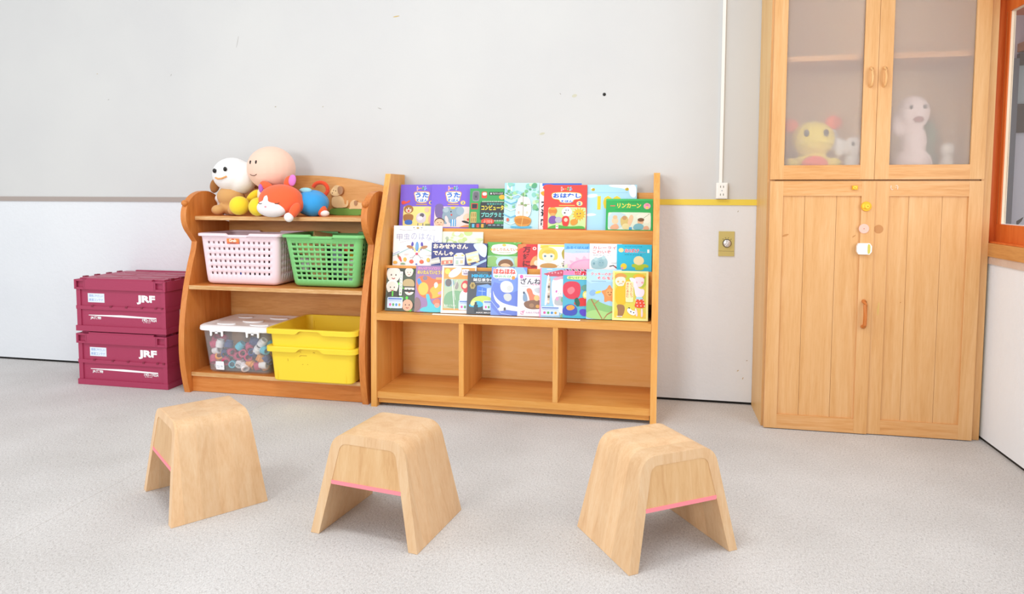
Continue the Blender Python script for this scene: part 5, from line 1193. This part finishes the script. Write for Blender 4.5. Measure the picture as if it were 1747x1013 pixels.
def cat(P):
    P.r(0, 0, 1, 1, '#9ccdf0').r(0, 0, .045, 1, '#f09ac0').r(.22, .02, .40, .035, '#eef6fa')
    P.poly([(.10, .12), (.70, .03), (1, .10), (1, .17), (.30, .17)], '#c8586a')
    for k in range(7): P.e(.30+.1*k, .09+.012*(k % 2), .03, .018, '#e8a0a8')
    P.b([(.24, .14), (.32, .14), (.30, .62), (.20, .78), (.16, .74)], '#fbfbf8').b([(.28, .20), (.36, .18), (.34, .72), (.24, .76)], '#c8b8a8')
    for k in range(5): P.r(.26, .26+.1*k, .33, .31+.1*k, '#6a6660' if k % 2 else '#e8dcc8')
    P.b([(.36, .28), (.52, .20), (.80, .16), (1, .18), (1, .94), (.70, .92), (.44, .80)], '#f4f7fa').b([(.40, .22), (.6, .17), (.9, .14), (1, .16), (1, .2), (.7, .22), (.5, .26)], '#e0aac0')
    P.poly([(.54, .44), (.57, .42), (.60, .47), (.68, .47), (.72, .42), (.75, .45), (.76, .53), (.54, .53)], '#fbfaf8').e(.65, .52, .10, .06, '#fbfaf8').b([(.52, .46), (.58, .44), (.58, .50), (.52, .50)], '#d070b8').e(.61, .52, .008, .01, '#3a3a3a').e(.70, .52, .008, .01, '#3a3a3a').b([(.54, .60), (.66, .56), (.82, .60), (.84, .76), (.50, .76), (.48, .66)], '#b8bcc0').e(.58, .62, .05, .04, '#e8a0c8').e(.76, .64, .06, .05, '#8fc09a')
    sticker(P, .05, .78, .66, .97); P.b([(.64, 1), (.74, .92), (.9, .90), (1, .94), (1, 1)], '#8fc08a')
book(3, -.486, .134, .651, '#9ccdf0', 'light blue book with a pink spine, a tower and a seated white cat', cat, .6, .07, spine='#f09ac0')
def fest(P):
    P.r(0, 0, 1, 1, '#5cb4cc').r(0, 0, 1, .12, '#ee8ab8')
    for k in range(12): P.poly([(.0+.09*k, .0), (.05+.09*k, .0), (.09+.09*k, .03), (.04+.09*k, .03)], '#3a3038' if k % 2 else '#58b08a')
    P.t('世界初!', .34, .035, .96, .12, '#d8303c', '#ffe4f0', .05, .09).rr(.12, .135, .98, .21, '#e8f0a0', .03).t('かいけつゾロリ', .16, .145, .97, .20, '#58a83c', None, .04)
    P.b([(.0, .30), (.2, .24), (.5, .26), (.56, .40), (.50, .60), (.2, .62), (0, .52)], '#d8485a').b([(.1, .42), (.3, .34), (.4, .44), (.22, .54)], '#e8808a').b([(.56, .32), (.9, .30), (.9, .44), (.58, .44)], '#6a9a8a').b([(.30, .70), (.52, .58), (.70, .58), (.96, .64), (1, .78), (.72, .74), (.5, .76)], '#d83c3c').b([(.34, .62), (.46, .56), (.56, .72), (.44, .78)], '#2f6a5a')
    P.b([(.0, .80), (.2, .70), (.44, .76), (.46, .92), (.2, .96), (.0, .92)], '#4a5ab8').b([(.1, .76), (.28, .72), (.40, .78), (.3, .84), (.14, .84)], '#e8a04a').b([(.5, .84), (.62, .80), (.84, .84), (1, .94), (.8, .98), (.56, .94)], '#5c4ac0').e(.70, .52, .09, .08, '#f0d860').e(.70, .52, .06, .052, '#f8ecb0').b([(.0, .94), (.4, .96), (1, .95), (1, 1), (0, 1)], '#48b0d4')
book(3, -.383, .143, .648, '#e070a8', 'pink and turquoise festival story book with a yellow disc', fest, .6, .07)
def cookie(P):
    P.r(0, 0, 1, 1, '#a8d0ec').b([(0, 0), (1, 0), (1, .26), (.5, .24), (0, .3)], '#b8dcf2', 1).t('クッキーのおうさま', .12, .065, 1.0, .125, '#e8484a', '#ffffff', .025, .06).t('そらをとぶ', .30, .145, .98, .205, '#e8484a', '#ffffff', .025, .06).r(.14, .235, .56, .245, '#88a8c8')
    pts = []
    for k in range(10): a = -PI/2+k*2*PI/10; r_ = .30 if k % 2 == 0 else .16; pts.append((.66+r_*math.cos(a)*.9, .50+r_*math.sin(a)*.72))
    P.b(pts, '#e8955a', 2).e(.66, .47, .10, .075, '#eda468').e(.62, .46, .012, .012, '#6a3a20').e(.71, .46, .012, .012, '#6a3a20').line([(.63, .50), (.67, .515), (.71, .50)], .012, '#6a3a20')
    P.b([(.08, .46), (.2, .40), (.3, .46), (.2, .54), (.1, .52)], '#8fb8e0').b([(.24, .46), (.40, .42), (.44, .46), (.28, .50)], '#f0d84a').b([(0, .62), (.2, .58), (.5, .70), (1, .78), (1, 1), (0, 1)], '#8cc07a').b([(.0, .86), (.3, .80), (.7, .88), (1, .84), (1, 1), (0, 1)], '#a8d488').line([(.14, .60), (.3, .80), (.46, 1.0)], .03, '#a87850').line([(.9, .78), (.6, .90), (.5, 1.0)], .025, '#a87850').line([(.2, .72), (.36, .62)], .02, '#b88a5a').b([(.74, .74), (.9, .76), (.9, .80), (.76, .80)], '#4fae94')
book(3, -.279, .152, .651, '#a8d0ec', 'sky blue book with an orange star-shaped biscuit over green fields', cookie, .7, .07)
def couple(P):
    P.r(0, 0, 1, 1, '#f4ea9c').r(.05, .035, .94, .955, '#dccf58').b([(.05, .035), (.94, .035), (.94, .35), (.6, .3), (.3, .36), (.05, .3)], '#b8c84a', 1).b([(.05, .80), (.5, .76), (.94, .82), (.94, .955), (.05, .955)], '#eccb4a', 1)
    P.b([(.05, .12), (.10, .06), (.26, .04), (.38, .08), (.40, .14), (.06, .16)], '#d89a52').b([(.06, .18), (.14, .12), (.34, .12), (.37, .22), (.32, .30), (.16, .32), (.07, .26)], '#f6e0cc').e(.15, .22, .03, .02, '#f2b868').e(.29, .22, .03, .02, '#f2b868').line([(.17, .27), (.24, .255), (.28, .265)], .008, '#a86a4a').b([(.06, .34), (.22, .30), (.36, .34), (.38, .66), (.30, .70), (.08, .68)], '#eebb30').b([(.30, .32), (.34, .22), (.44, .16), (.48, .2), (.42, .3), (.38, .42)], '#eebb30').b([(.10, .68), (.32, .68), (.36, .78), (.28, .94), (.14, .94), (.16, .80)], '#a0764e').r(.12, .915, .28, .93, '#f4f4f4')
    P.b([(.56, .14), (.58, .08), (.72, .05), (.88, .07), (.92, .14)], '#ecb238').b([(.60, .12), (.88, .12), (.88, .24), (.80, .32), (.68, .32), (.61, .22)], '#f5dbe2').e(.66, .23, .03, .022, '#f0a8b0').e(.83, .23, .03, .022, '#f0a8b0').e(.88, .125, .018, .014, '#e8603c').b([(.44, .145), (.54, .13), (.64, .16), (.68, .30), (.76, .36), (.90, .36), (.88, .50), (.76, .54), (.64, .52), (.60, .30)], '#f2e3f0').b([(.66, .54), (.86, .54), (.90, .64), (.93, .74), (.60, .74), (.66, .62)], '#e4553a')
    for k in range(9): P.e(.66+.1*(k % 3)+.02*(k//3), .58+.06*(k//3), .016, .013, '#f6e8dc', 8)
    P.b([(.66, .52), (.84, .52), (.86, .57), (.65, .57)], '#a8dcea', 1).b([(.62, .75), (.68, .75), (.72, .90), (.66, .92)], '#f5dbe2').b([(.80, .75), (.85, .75), (.86, .92), (.80, .93)], '#f5dbe2')
    P.rr(.365, .215, .585, .63, '#f6ecb0', .02).tv('おさるのおう', .485, .235, .565, .54, '#d8493a', .0).tv('あおむあおむ', .385, .235, .46, .54, '#d8493a', .0)
    P.b([(.40, .78), (.48, .74), (.56, .80), (.64, .80), (.66, .86), (.60, .90), (.46, .86)], '#fbfbf8').e(.52, .82, .02, .015, '#2a2a2a', 8).e(.60, .84, .02, .012, '#2a2a2a', 8).b([(.43, .745), (.48, .73), (.5, .77)], '#2a2a2a')
book(3, -.165, .152, .647, '#f4ea9c', 'yellow-bordered book with two children at the right end of the bottom tier', couple, 1.0, .03)
